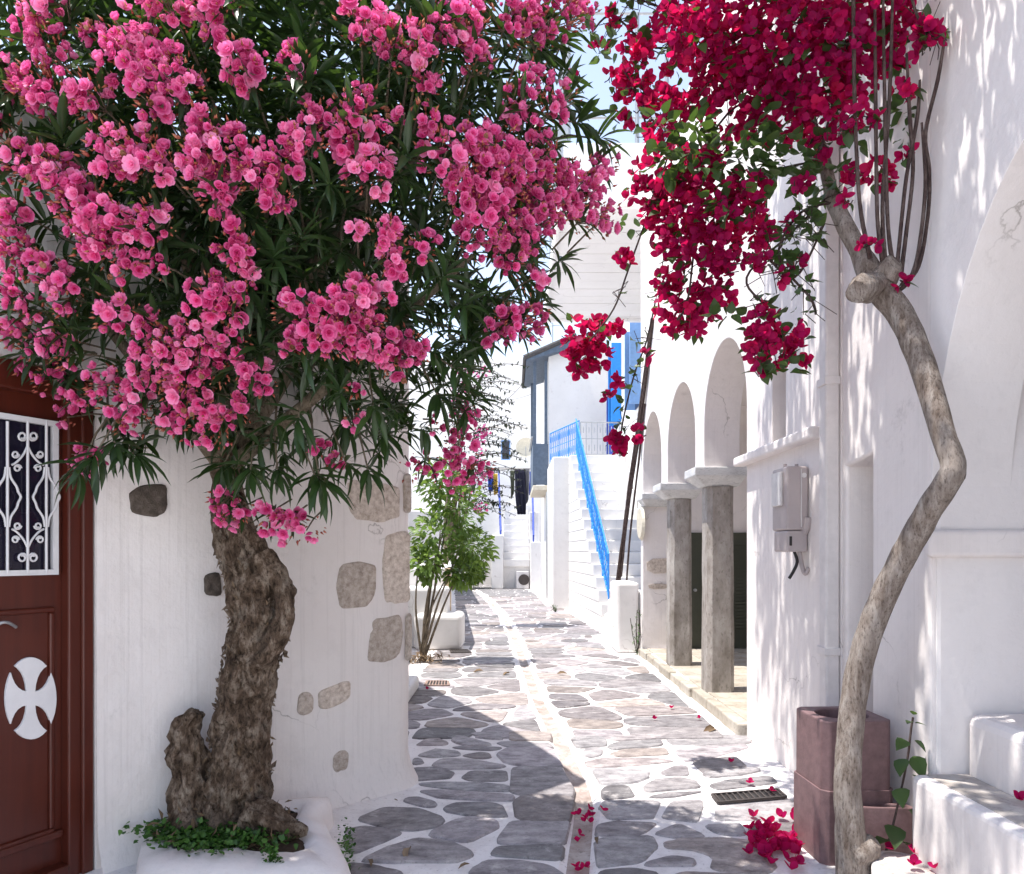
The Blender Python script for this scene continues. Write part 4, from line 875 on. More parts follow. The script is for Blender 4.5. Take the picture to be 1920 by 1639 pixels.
# second stem that holds the hollow on the right
b = MB(); b.tube(spline([dp(470, 1240, TD - .02), dp(512, 1210, TD - .06), dp(536, 1150, TD - .06), dp(528, 1098, TD - .03), dp(490, 1050, TD)], 8), lerp_list([0.07, 0.05, 0.042, 0.05, 0.07], 8), 32, rough=0.4, seed=8, fine=0.35); b.build('burl', M_BARK, trunk)
b = MB(); b.tube(spline([dp(365, 1545, TD), dp(358, 1450, TD + .04), dp(352, 1370, TD + .05), dp(372, 1335, TD + .05)], 7), lerp_list([0.10, 0.085, 0.06, 0.03], 7), 40, rough=0.6, seed=4, fine=0.55); b.build('old_stump', M_BARK, trunk)
b = MB(); b.tube(spline([dp(470, 1520, TD - .05), dp(520, 1545, TD - .1), dp(575, 1560, TD - .12)], 6), lerp_list([0.09, 0.06, 0.02], 6), 28, rough=0.5, seed=5, fine=0.5); b.build('root', M_BARK, trunk)
bd = MB(); bd.add(*[[dp(512, 1130, TD - .125), dp(528, 1160, TD - .125), dp(520, 1190, TD - .125), dp(508, 1165, TD - .125)], [(0, 1, 2, 3)]])
# bark flakes and snags
fl = Scatter(); lf = T_leaf(1, 0.32, 2, 0.3, 0.25)
for k in range(150):
    i = rnd.random() ** 0.8 * 8; a = int(i); p = pts[a].lerp(pts[min(a + 1, 12)], i - a); r = rad[a]
    th = rnd.uniform(0, 2 * math.pi); d = V(math.cos(th), math.sin(th), 0); fl.add(lf, leaf_M(p + d * r * 0.98, d * 0.6 + V(0, 0, rnd.choice((-1, 1, 1)) * rnd.uniform(0.5, 1.3)) + rdir() * 0.4, rnd.uniform(0, 6.28), rnd.uniform(0.02, 0.045)), rnd.random() * 0.25)
for k in range(240):
    p = OB + V(max(-.32, min(.26, rnd.gauss(0.0, 0.18))), max(-.2, rnd.gauss(-0.02, 0.12)), 0.05 + abs(rnd.gauss(0, 0.04))); fl.add(lf, leaf_M(p, rdir(0.25), rnd.uniform(0, 6.28), rnd.uniform(0.025, 0.065)), rnd.random() * 0.3)
chip = Scatter(); ch_ = T_leaf(1, 0.5, 2, 0.5, 0.15)
for k in range(900):
    i = rnd.random() ** 0.75 * 9; a = int(i); p = pts[a].lerp(pts[min(a + 1, 12)], i - a); r = rad[a] + (rad[min(a + 1, 12)] - rad[a]) * (i - a)
    th = rnd.uniform(0, 2 * math.pi); d = V(math.cos(th), math.sin(th), 0); chip.add(ch_, leaf_M(p + d * r * rnd.uniform(0.9, 1.06), d * 0.35 + V(0, 0, rnd.choice((-1, 1))) + rdir() * 0.4, math.pi / 2 + rnd.uniform(-.7, .7), rnd.uniform(0.018, 0.05)), rnd.random())
chip.build('bark_flakes', M_BARK, trunk, kind='stuff')
fl.build('bark_litter', M_DRY, olea, kind='stuff')
# crown: ellipsoid lobes; limbs run from the trunk into it
CC, CR = V(-1.10, 3.35, 3.28), V(1.50, 0.95, 1.42)
def on_crown(x, y, inset=1.0):             # first hit of the sight line through a photo pixel with the crown's surface
    d = V((x - CX) / F, 1, (HY - y) / F); o = V(0, 0, CH); a = V(*[d[i] / (CR[i] * inset) for i in range(3)]); c = V(*[(o[i] - CC[i]) / (CR[i] * inset) for i in range(3)])
    A, B, Cc = a.dot(a), a.dot(c), c.dot(c) - 1; disc = B * B - A * Cc
    t = (-B - math.sqrt(disc)) / A if disc > 0 else -B / A
    return o + d * t
limb = MB(); ends = []
for k in range(16):
    a = 2 * math.pi * k / 16 + rnd.uniform(-.2, .2); e = CC + V(math.cos(a) * CR.x * rnd.uniform(.45, .85), math.sin(a) * CR.y * rnd.uniform(.3, .8), rnd.uniform(-0.4, 0.9) * CR.z)
    s = pts[11 + k % 3]; m = s.lerp(e, 0.5) + V(rnd.uniform(-.1, .1), rnd.uniform(-.1, .1), rnd.uniform(-.05, .2))
    limb = MB().tube(spline([s, m, e], 7), lerp_list([0.045, 0.026, 0.010], 7), 8, rough=0.15, seed=k); limb.build('limb', M_TWIG, olea); ends += [m, e]
OL = [T_leaf(1, w, 4, f, d) for w, f, d in ((0.17, .25, .12), (0.20, .3, .3), (0.185, .2, .5))]
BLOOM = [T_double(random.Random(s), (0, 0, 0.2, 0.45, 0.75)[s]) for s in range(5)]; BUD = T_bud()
leafS = Scatter(); stems = MB(); parts_leaf = []; bl_parts = []; bl_all = []
def whorl(p, d, n, L0, g):
    u = d.orthogonal().normalized(); w = d.cross(u)
    for k in range(n):
        a = k * 2.4 + rnd.uniform(-.3, .3); lay = k / n
        dr = (u * math.cos(a) + w * math.sin(a)) * (0.95 - 0.3 * lay) + d * (0.15 + 0.9 * lay)
        parts_leaf.append((leaf_M(p + d * (0.05 * lay - 0.02), dr.normalized(), rnd.uniform(-.5, .5), L0 * rnd.uniform(0.75, 1.15)), rnd.randrange(3), min(1, max(0, g + rnd.uniform(-.18, .22)))))
def low_y(x):                              # lower rim of the crown in the photo, by column
    T = [(-400, 760), (0, 690), (90, 790), (160, 900), (240, 860), (320, 850), (420, 900), (560, 925), (640, 890), (760, 880), (880, 890), (905, 760), (930, 660), (1000, 640), (1040, 520), (1120, 470), (1185, 400), (1200, 330), (1400, 0)]
    return table(T, x)
cnt = 0
while cnt < 1600:
    d = rdir(); r = rnd.random() ** 0.40; p = CC + V(d.x * CR.x * r, d.y * CR.y * r, d.z * CR.z * r)
    k = F / p.y; x = CX + p.x * k; y = HY - (p.z - CH) * k
    if y > low_y(x) - 20 or p.y < 1.9: continue
    if x > 1010 + 120 * noise.noise(p * 3) and y < 560 and rnd.random() < 0.75 * min(1, (x - 900) / 200): continue
    if noise.noise(p * 2.6 + V(5, 0, 0)) < -0.38: continue
    ax = (d * 0.8 + V(0, -0.15, 0.55) + rdir() * 0.5).normalized(); whorl(p, ax, rnd.randint(8, 13), rnd.uniform(0.10, 0.155), 0.15 + 0.5 * max(0, noise.noise(p * 4)) + (0.2 if rnd.random() < .1 else 0)); cnt += 1
# hanging tufts below the crown rim and leaves that reach into the sky
for x, y, D, dx, dz in ((180, 850, 3.0, -.3, -.8), (215, 830, 3.05, .5, -.5), (250, 850, 3.1, .8, -.4), (150, 880, 3.0, -.2, -1), (420, 870, 3.2, -.3, -.8), (470, 880, 3.1, .1, -.9), (520, 880, 3.1, .3, -.9), (590, 890, 3.1, .6, -.7), (600, 900, 3.1, .4, -.9), (650, 870, 3.2, .5, -.6), (690, 880, 3.2, .4, -.8),
                         (810, 660, 3.0, .7, -.1), (850, 690, 3.0, .8, -.3), (880, 640, 3.1, .8, -.3), (890, 560, 3.2, .5, -.6), (930, 560, 3.2, .5, -.6), (820, 740, 3.1, .5, -.6), (1060, 190, 3.2, .9, .1), (1080, 230, 3.2, .9, -.2), (1120, 260, 3.3, 1, -.1), (1000, 90, 3.1, .9, -.1), (700, 760, 3.0, .2, -.6), (560, 780, 2.9, .0, -.5),
                         (600, 440, 2.75, .1, -.3), (640, 470, 2.75, .1, -.4), (700, 420, 2.8, .2, -.4), (860, 190, 2.85, -.1, -.6), (800, 160, 2.85, -.1, -.6), (480, 410, 2.7, -.1, -.2), (360, 90, 2.6, 0, .4), (220, 20, 2.6, .1, .7), (280, 10, 2.6, .2, .7), (120, 270, 2.5, -.1, .5), (20, 170, 2.5, -.5, .1), (560, 350, 2.7, .1, .1), (680, 620, 2.8, .1, -.3), (740, 560, 2.85, .1, -.4), (800, 480, 2.9, .2, -.4)):
    p = dp(x, y, D); ax = V(dx, -0.25, dz).normalized(); whorl(p, ax, 11, rnd.uniform(0.13, 0.17), rnd.uniform(.2, .5)); stems.tube([p, p - ax * 0.12 + V(0, .05, .05), p - ax * 0.3 + V(0, 0.2, 0.1)], [0.004, 0.005, 0.006], 5)
# bloom heads: photo column, row, half size in pixels
HEADS = [95,15,45, 60,70,28, 245,80,45, 175,65,22, 275,95,35, 310,8,50, 400,15,40, 95,95,32, 20,150,32, 85,175,45, 165,180,38, 205,140,22, 258,125,40, 330,150,45, 400,72,18, 460,130,40, 560,120,32, 592,222,28, 285,195,35, 8,230,25, 45,290,38, 95,330,48, 12,310,30,
 215,290,48, 265,285,42, 300,310,32, 145,370,48, 388,235,32, 385,295,45, 440,285,45, 405,345,42, 480,330,42, 525,300,38, 570,265,34, 418,400,18, 520,372,32, 215,430,55, 180,450,40, 285,415,35, 20,400,30, 20,455,35, 55,490,38, 112,530,36, 240,500,26, 295,495,22, 440,460,34, 462,492,20, 15,545,35,
 680,50,40, 715,65,28, 775,75,32, 850,40,48, 825,70,30, 885,75,36, 960,18,52, 1040,20,55, 1000,45,35, 1085,18,36, 735,95,28, 785,120,34, 895,110,28, 685,185,26, 655,215,32, 645,262,34, 690,320,44, 705,250,22, 803,222,22, 758,215,16, 795,155,26, 1000,155,32, 970,185,28, 955,215,24, 1045,190,34,
 835,290,48, 885,262,34, 905,322,52, 935,290,40, 965,320,38, 995,240,32, 870,352,42, 945,352,38, 1012,300,40, 1042,335,38, 912,402,44, 890,440,38, 962,442,44, 1002,380,42, 1042,372,42, 1085,380,42, 960,482,34, 1012,422,38, 1105,402,36, 1135,410,28, 1105,345,40, 1130,300,25, 720,440,32, 735,482,28, 792,465,26, 670,430,18, 745,505,22, 655,560,38, 695,550,42,
 20,580,35, 65,582,24, 120,560,28, 222,590,36, 280,605,26, 392,560,40, 432,572,36, 452,548,26, 300,650,45, 330,640,36, 365,625,34, 425,640,34, 30,630,28, 65,645,25, 105,640,32, 130,665,25, 45,685,18, 100,712,30, 200,720,34, 150,745,26, 240,772,40, 255,745,30, 282,690,36, 342,690,42, 330,725,36, 400,690,30, 392,790,50, 312,785,28, 440,770,28, 362,742,34, 460,690,24, 482,712,30,
 555,580,34, 600,600,42, 650,612,36, 612,642,30, 682,600,34, 130,782,20, 160,862,28, 190,852,20, 420,940,30, 440,965,28, 505,970,30, 540,982,34, 576,992,26, 600,840,18, 625,870,18, 680,632,40, 702,652,40, 742,662,40, 772,650,30, 665,730,16, 665,785,16, 815,795,16, 865,800,28, 882,770,18, 862,842,34, 850,882,36, 892,880,30, 800,870,24, 770,880,20, 962,600,38, 985,610,30, 932,622,26, 1010,590,20, 1000,520,25, 560,640,24, 540,650,20]
budS = Scatter()
for i in range(0, len(HEADS), 3):
    x, y, r = HEADS[i:i + 3]; lowr = y > 900
    p = on_crown(x, y) if not lowr else dp(x, y, 3.25)
    if p.y > 3.6: p = dp(x, y, 3.3)
    if p.y < 2.0: p = dp(x, y, 2.05)
    sz = r * p.y / F; ax = ((p - CC).normalized() * 0.6 + V(-0.1, -0.55, 0.25)).normalized()
    nb = max(2, int((r / 7.9) ** 2 * 1.0)); tone = rnd.uniform(-.2, .25)
    for k in range(nb):
        d = rdir(); q = p + d * sz * (rnd.random() ** 0.45) * 1.06; q += ax * sz * 0.1
        fd = (ax * 0.9 + (q - p).normalized() * 0.75 + rdir() * 0.25).normalized()
        g = min(1, max(0, 0.44 + tone + (0.32 if rnd.random() < .28 else -.05) - (0.20 if x > 760 else 0) + rnd.gauss(0, 0.22))); bl_all.append((frame(q, fd, rnd.uniform(0, 6.28), rnd.uniform(0.020, 0.034) * rnd.choice((1, 1, 1, .85, .7))), rnd.randrange(5), g, r, (q - p).dot(V(0, -1, 0))))  # heads on the right get a deeper pink: crown shade put into the tint
    for k in range(int(max(4, nb * 1.5))):
        d = rdir(); q = p + d * sz * rnd.uniform(.6, 1.25); budS.add(BUD, frame(q, (d + ax).normalized(), rnd.uniform(0, 6.28), rnd.uniform(0.016, 0.032)), rnd.random())
    stems.tube([p + ax * sz * 0.2, p - ax * 0.10, p - ax * 0.25 + V(0, 0, -.03)], [0.003, 0.004, 0.005], 5)
    if rnd.random() < 0.8 and r > 22: whorl(p - ax * sz * 0.9, ax, rnd.randint(6, 9), 0.13, rnd.uniform(.1, .5))
    if r > 26:
        for k in range(6): q = p + rdir() * sz; stems.tube([p - ax * 0.08, q], [0.0025, 0.0018], 4)
spent = Scatter()
for k in range(110):
    M, i, g, r, s = bl_all[rnd.randrange(len(bl_all))]; spent.add(BLOOM[4], M @ Matrix.Translation((rnd.uniform(-1, 1), rnd.uniform(-1, 1), .4)) @ Matrix.Scale(.75, 4), rnd.random())
spent.build('withered_blooms', M_SPENT, olea, kind='stuff')
bl_all.sort(key=lambda t: -(t[4] + t[3] * 0.002))
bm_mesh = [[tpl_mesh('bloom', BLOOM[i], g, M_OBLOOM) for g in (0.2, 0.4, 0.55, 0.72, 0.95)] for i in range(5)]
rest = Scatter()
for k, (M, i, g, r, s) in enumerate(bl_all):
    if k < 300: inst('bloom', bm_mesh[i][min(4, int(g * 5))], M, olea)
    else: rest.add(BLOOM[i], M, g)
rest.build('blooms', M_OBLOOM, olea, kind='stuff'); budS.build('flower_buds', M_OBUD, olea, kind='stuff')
parts_leaf.sort(key=lambda t: t[0].translation.y)
lm = [[tpl_mesh('leaf', OL[i], g, M_OLEAF) for g in (0.1, 0.3, 0.5, 0.8)] for i in range(3)]
for k, (M, i, g) in enumerate(parts_leaf):
    if k < 300: inst('leaf', lm[i][min(3, int(g * 4))], M, olea)
    else: leafS.add(OL[i], M, g)
leafS.build('foliage', M_OLEAF, olea, kind='stuff'); stems.build('twigs', M_TWIG, olea, kind='stuff')
# creeping weed at the foot
wd = Scatter(); WL = T_heart()
for k in range(3600):
    x = rnd.gauss(405, 60); y = 1572 + rnd.gauss(0, 15) - abs(x - 405) * 0.06
    if x > 560: continue
    p = gp(x, y, 0.15); p.z = 0.165 + abs(rnd.gauss(0, 0.02)) - (0.03 if y < 1560 else 0); wd.add(WL, leaf_M(p, rdir(0.6), rnd.uniform(-1, 1), rnd.uniform(0.018, 0.034)), rnd.random())
for k in range(330):
    t = rnd.random(); p = dp(505 + 25 * t + rnd.gauss(0, 9), 1585 + 70 * t, 3.14); wd.add(WL, leaf_M(p, rdir(0.2), rnd.uniform(-1, 1), rnd.uniform(0.010, 0.02)), rnd.random())
for k in range(160): p = gp(650 + rnd.gauss(0, 8), 1590 + rnd.uniform(-30, 40), 0.05); p.z = rnd.uniform(0.0, 0.12); wd.add(WL, leaf_M(p, rdir(0.4), 0, rnd.uniform(0.014, 0.024)), rnd.random())
tag(wd.build('creeping_weed', M_WEED), 'small green creeping weed spilling over the white kerb of the tree bed', 'weed', None, 'stuff')

# ================================================================== BOUGAINVILLEA
boug = thing('bougainvillea', gp(1600, 1615), 'bougainvillea vine with crooked bare trunk and magenta bracts on the right wall', 'vine')
bt = [(1602, 1665, 3.24, 52), (1600, 1620, 3.24, 44), (1592, 1540, 3.24, 36), (1590, 1440, 3.24, 34), (1597, 1340, 3.25, 34), (1612, 1250, 3.24, 34), (1640, 1160, 3.20, 34), (1680, 1070, 3.13, 34), (1735, 970, 3.02, 33), (1775, 905, 2.93, 34), (1788, 875, 2.92, 33), (1772, 825, 2.95, 29), (1748, 745, 3.02, 32), (1722, 665, 3.10, 33), (1688, 590, 3.18, 33), (1645, 535, 3.26, 36), (1610, 470, 3.34, 25), (1578, 410, 3.42, 22), (1558, 360, 3.5, 19), (1540, 280, 3.6, 15), (1500, 180, 3.7, 12)]
P = [dp(x, y, D) for x, y, D, r in bt]; rr = [r * 0.69 * D / F for x, y, D, r in bt]
tr = MB().tube(spline(P, 6), lerp_list(rr, 6), 22, rough=0.10, seed=11).build('trunk', M_BARK2, boug)
MB().tube(spline([dp(1650, 535, 3.26), dp(1622, 540, 3.18), dp(1605, 548, 3.12)], 6), lerp_list([0.06, 0.066, 0.045], 6), 18, rough=0.2, seed=2).build('knot', M_BARK2, tr)
MB().tube(spline([dp(1655, 525, 3.24), dp(1672, 500, 3.22), dp(1682, 490, 3.20)], 6), lerp_list([0.06, 0.055, 0.03], 6), 16, rough=0.2, seed=6).build('knot', M_BARK2, tr)
MB().tube(spline([dp(1600, 1595, 3.24), dp(1625, 1588, 3.22), dp(1642, 1578, 3.20)], 6), lerp_list([0.085, 0.07, 0.03], 6), 16, rough=0.25, seed=9).build('knot', M_BARK2, tr)
for cx in ([(1632, 485), (1612, 380), (1603, 200), (1600, 0), (1598, -80)], [(1655, 490), (1645, 400), (1642, 200), (1640, -60)], [(1660, 495), (1655, 380), (1668, 180), (1675, -60)], [(1675, 500), (1665, 420), (1660, 250), (1655, -60)], [(1690, 510), (1700, 430), (1712, 320), (1706, 220), (1700, 100)],
           [(1690, 535), (1722, 500), (1740, 400), (1742, 320), (1735, 250), (1758, 150), (1772, 65)], [(1680, 525), (1688, 440), (1700, 330), (1720, 220), (1725, 150)], [(1685, 545), (1705, 525), (1722, 470), (1735, 350), (1728, 230)]):
    q = [dp(x, y, 3.22 - 0.02 * k) for k, (x, y) in enumerate(cx)]; MB().tube(spline(q, 6), lerp_list([0.011] + [0.0085] * (len(q) - 2) + [0.005], 6), 7, rough=0.1).build('cane', M_CANE, boug)
HB = T_heart(); BR = [T_bract(random.Random(40 + s)) for s in range(5)]
br_all = []; lv_all = []; tw = MB()
def bhead(x, y, r, D, dens=1.0, g0=0.4, leaves=0.25):
    p = dp(x, y, D); sz = r * D / F; nb = max(3, int((r / 7.8) ** 2 * dens))
    for k in range(nb):
        d = rdir(); q = p + V(d.x, d.y * 1.2, d.z) * sz * rnd.random() ** 0.45; fd = (d * 0.5 + V(-0.15, -0.55, 0.2) + rdir() * 0.7).normalized()
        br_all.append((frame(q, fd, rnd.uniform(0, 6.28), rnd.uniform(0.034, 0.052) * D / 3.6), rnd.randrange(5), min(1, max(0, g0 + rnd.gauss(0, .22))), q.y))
    for k in range(int(nb * leaves) + 1):
        d = rdir(); q = p + d * sz * rnd.uniform(.5, 1.15); lv_all.append((leaf_M(q, (d + V(0, -.3, -.2)).normalized(), rnd.uniform(-.8, .8), rnd.uniform(0.04, 0.07)), min(1, max(0, rnd.gauss(.35, .2))), q.y))
    for k in range(3): a = p + rdir() * sz; tw.tube([a, a.lerp(p, .5) + rdir() * .03, p + rdir() * sz * .4], 0.003, 4)
BH = [1290,55,60,3.5, 1370,45,70,3.5, 1450,40,75,3.4, 1530,35,75,3.3, 1610,45,70,3.3, 1680,35,45,3.3, 1340,120,60,3.6, 1430,125,70,3.5, 1520,130,70,3.4, 1590,130,60,3.3, 1650,120,40,3.35, 1395,200,60,3.6, 1470,205,60,3.5, 1545,205,50,3.4, 1330,180,45,3.7, 1270,30,40,3.8, 1190,105,28,4.0, 1200,195,30,4.0, 1175,135,22,4.0, 1215,150,20,4.0, 1265,205,38,3.8,
      1235,270,38,3.8, 1270,330,55,3.7, 1325,300,48,3.6, 1215,345,42,3.8, 1290,395,62,3.7, 1345,420,60,3.6, 1395,360,42,3.5, 1235,415,40,3.8, 1265,470,40,3.7, 1330,485,48,3.6, 1400,420,40,3.5, 1430,450,26,3.5, 1370,500,30,3.6, 1250,530,26,3.8, 1275,580,46,3.8, 1300,600,30,3.8, 1330,560,30,3.7, 1365,560,14,3.7, 1420,605,30,3.5, 1450,640,50,3.5, 1480,655,38,3.5, 1420,650,25,3.5, 1425,700,12,3.5,
      1090,640,40,5.0, 1115,655,38,5.0, 1085,675,30,5.0, 1130,615,22,5.0, 1155,615,12,5.0, 1168,485,18,4.6, 1160,715,8,5.0, 1142,742,8,5.0, 1150,828,18,5.0, 1168,845,14,5.0, 1203,818,18,5.0, 1212,665,10,5.0, 1740,62,26,3.1, 1735,85,18,3.1, 1705,170,16,3.15, 1690,165,12,3.2, 1600,215,26,3.2, 1630,225,16,3.2, 1590,240,12,3.2, 1700,290,12,3.2, 1640,330,26,3.3, 1600,330,20,3.3, 1660,345,14,3.25, 1590,375,9,3.2, 1630,460,14,3.15, 1690,530,9,3.15,
      1480,420,16,3.4, 1500,490,18,3.4, 1465,520,9,3.4, 1420,490,20,3.45, 1500,345,20,3.4, 1550,270,30,3.4, 1260,120,24,3.9, 1130,90,12,4.2, 1085,145,10,4.2, 1250,190,16,3.9, 1160,180,14,4.1, 1185,60,12,4.1, 1150,45,16,4.1, 1215,95,20,4.0, 1225,60,18,4.0, 1165,225,16,4.1, 1230,215,22,3.9, 1145,150,12,4.1, 1210,250,16,4.0]
for i in range(0, len(BH), 4):
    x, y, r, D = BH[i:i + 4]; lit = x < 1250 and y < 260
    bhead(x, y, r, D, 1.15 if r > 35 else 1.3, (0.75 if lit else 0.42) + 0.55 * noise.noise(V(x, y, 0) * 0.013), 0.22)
GL = [1300,285,50, 1350,300,50, 1400,300,50, 1440,290,45, 1370,385,45, 1480,300,50, 1530,330,40, 1560,350,30, 1420,240,40, 1480,460,40, 1500,400,34, 1520,440,25, 1260,300,40, 1235,240,30, 1300,250,36, 1450,340,40, 1600,260,26, 1690,220,30, 1710,200,22, 1700,260,20, 1480,500,22, 1430,680,30, 1470,700,24, 1440,585,14, 1340,600,14, 1370,590,14, 1225,560,14, 1180,420,16, 1560,90,40, 1690,100,30, 1110,60,24, 1150,80,18, 1130,110,14, 1180,20,22, 1490,590,20, 1510,530,22, 1170,760,16, 1180,735,14, 1160,790,16, 1185,690,12, 1190,640,12, 1175,815,14]
for i in range(0, len(GL), 3):
    x, y, r = GL[i:i + 3]; D = 5.0 if (x < 1230 and y > 600) else (4.1 if x < 1230 else 3.45); p = dp(x, y, D); sz = r * D / F
    for k in range(int((r / 9) ** 2) + 2):
        d = rdir(); q = p + d * sz * rnd.random() ** .5; lv_all.append((leaf_M(q, (d + V(0, -.5, -.2)).normalized(), rnd.uniform(-.9, .9), rnd.uniform(0.045, 0.08)), min(1, max(0, rnd.gauss(.45, .22))), q.y))
for pl, D in (([(1560, 360), (1480, 440), (1400, 520), (1440, 580), (1470, 640)], 3.5), ([(1540, 300), (1420, 330), (1320, 400), (1290, 560), (1270, 600)], 3.7), ([(1300, 150), (1240, 330), (1180, 500), (1150, 580), (1105, 640)], 4.6), ([(1230, 560), (1212, 640), (1190, 700), (1170, 780), (1160, 840)], 5.0), ([(1340, 60), (1230, 90), (1150, 30), (1110, 60)], 4.1),
              ([(1330, 180), (1230, 260), (1200, 190), (1170, 130)], 4.0), ([(1560, 380), (1500, 400), (1460, 480), (1520, 560), (1530, 590)], 3.45), ([(1545, 420), (1490, 520), (1430, 470)], 3.45), ([(1770, 70), (1745, 70), (1720, 30), (1700, -40)], 3.15), ([(1540, 280), (1450, 150), (1400, 30)], 3.6), ([(1540, 280), (1580, 120), (1620, -20)], 3.4), ([(1500, 180), (1380, 200), (1290, 320), (1230, 380)], 3.7), ([(1290, 60), (1230, 10), (1150, -10)], 4.0)):
    q = [dp(x, y, D) for x, y in pl]; tw.tube(spline(q, 6), 0.006, 5)
    for k in range(14):
        u = rnd.random() * (len(q) - 1); i = int(u); c = q[i].lerp(q[i + 1], u - i); tw.tube([c, c + rdir() * .05, c + rdir(-.2) * .12], [0.003, 0.0025, 0.002], 4)
        if rnd.random() < .7: lv_all.append((leaf_M(c + rdir() * .04, rdir(-.3), 0, rnd.uniform(0.04, 0.07)), rnd.random() * .6, c.y))
# unseen vine heads overhead, added to shade the steps, right wall and lane
for k in range(64):
    c = V(rnd.uniform(0.25, 1.75), rnd.uniform(1.7, 5.2), rnd.uniform(4.45, 5.1)); c.z = max(c.z, CH + 0.80 * c.y + 0.25)
    tw.tube(spline([V(1.75, c.y + .3, c.z - .2), (V(1.75, c.y + .3, c.z) + c) / 2 + V(0, 0, .1), c], 5), 0.007, 5)
    for j in range(66):
        d = rdir(); q = c + V(d.x * .34, d.y * .34, d.z * .2) * rnd.random() ** .5
        if j % 3: br_all.append((frame(q, (rdir() + V(0, 0, .5)).normalized(), rnd.uniform(0, 6.28), rnd.uniform(.038, .055)), rnd.randrange(5), rnd.random(), 90 + q.y))
        lv_all.append((leaf_M(q + rdir() * .05, rdir(), rnd.uniform(-.8, .8), rnd.uniform(.05, .08)), rnd.random() * .7, 90 + q.y))
br_all.sort(key=lambda t: t[3]); lv_all.sort(key=lambda t: t[2])
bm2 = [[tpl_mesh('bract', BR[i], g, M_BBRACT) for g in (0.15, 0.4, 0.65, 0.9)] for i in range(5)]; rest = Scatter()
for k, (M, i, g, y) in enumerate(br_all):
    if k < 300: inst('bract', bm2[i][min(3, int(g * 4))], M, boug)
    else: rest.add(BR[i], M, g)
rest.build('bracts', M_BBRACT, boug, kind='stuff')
lm2 = [tpl_mesh('leaf', HB, g, M_BLEAF) for g in (0.1, 0.35, 0.6, 0.9)]; rest = Scatter()
for k, (M, g, y) in enumerate(lv_all):
    if k < 300: inst('leaf', lm2[min(3, int(g * 4))], M, boug)
    else: rest.add(HB, M, g)
rest.build('foliage', M_BLEAF, boug, kind='stuff'); tw.build('twigs', M_CANE, boug, kind='stuff')
# dry vine stems leaning from the low wall to the overhang
dv = thing('dry_vine', (1.8, 12.2, 0), 'bare dry vine stems leaning from the low wall up to the overhang', 'vine')
for a, b_, r in (((1.78, 12.0, 1.0), (1.88, 9.62, 4.62), .03), ((1.80, 11.9, 1.1), (1.87, 9.9, 4.1), .022), ((1.74, 12.2, 0.72), (1.86, 10.4, 3.3), .018), ((1.84, 11.6, 0.9), (1.88, 10.2, 3.6), .016)):
    a, b_ = V(*a), V(*b_); MB().tube(spline([a, a.lerp(b_, .35) + V(-.03, 0, -.06), a.lerp(b_, .7) + V(0.0, 0, .04), b_], 5), r, 6, rough=.2).build('stem', M_CANE, dv)

# young vine shoot by the step
sh = thing('vine_shoot', gp(1668, 1600), 'young green vine shoot with heart shaped leaves beside the clay blocks', 'plant')
q = [dp(x, y, 3.3) for x, y in ((1660, 1600), (1675, 1545), (1690, 1480), (1702, 1420), (1708, 1370), (1712, 1345))]
MB().tube(spline(q, 5), 0.005, 6).build('stem', M_CANE, sh)
hl = [tpl_mesh('leaf', HB, g, M_BLEAF) for g in (0.3, 0.5, 0.7)]
for x, y, L, dx, dz in ((1690, 1490, .075, -.3, -.4), (1705, 1530, .07, .4, -.3), (1675, 1560, .09, -.2, -.3), (1698, 1400, .06, -.8, -.3), (1715, 1400, .05, .4, -.4), (1695, 1435, .07, -.6, -.6), (1712, 1430, .08, .2, -.7), (1710, 1465, .05, .7, -.4), (1712, 1352, .03, -.2, .6), (1708, 1365, .035, -.6, .1), (1716, 1368, .035, .6, .1), (1660, 1585, .06, -.7, .1), (1690, 1590, .07, .5, -.2), (1645, 1585, .05, -.9, 0)):
    inst('leaf', hl[rnd.randrange(3)], leaf_M(dp(x, y - 12, 3.28), V(dx, -.55, dz).normalized(), rnd.uniform(-.4, .4), L * 1.3), sh)

# ================================================================== OTHER PLANTS
def shrub(name, label, base, stems_, crown, n, tpl, mat, L, cat='shrub', bud=None):
    t = thing(name, base, label, cat)
    b = MB(); ends = []
    for k in range(stems_):
        c = crown[k % len(crown)]; e = V(*c[0]) + rdir() * 0.15; m = base.lerp(e, .45) + V(rnd.uniform(-.08, .08), rnd.uniform(-.08, .08), .1)
        MB().tube(spline([base + V(rnd.uniform(-.05, .05), rnd.uniform(-.05, .05), 0), m, e], 6), lerp_list([0.022, 0.015, 0.006], 6), 6, rough=.2, seed=k).build('stem', M_TWIG, t)
    s = Scatter()
    for k in range(n):
        c, r = crown[rnd.randrange(len(crown))]; c = V(*c); d = rdir(); rr_ = rnd.random() ** .4; p = c + V(d.x * r[0], d.y * r[1], d.z * r[2]) * rr_
        if noise.noise(p * 5) < -0.25: continue
        s.add(tpl, leaf_M(p, (d + rdir() * .8 + V(0, 0, -.1)).normalized(), rnd.uniform(-1, 1), L * rnd.uniform(.7, 1.3)), min(1, max(0, .5 + .8 * noise.noise(p * 4) + rnd.gauss(0, .15))))
    s.build('foliage', mat, t, kind='stuff'); return t
lb = V(-1.22, 9.9, 0)
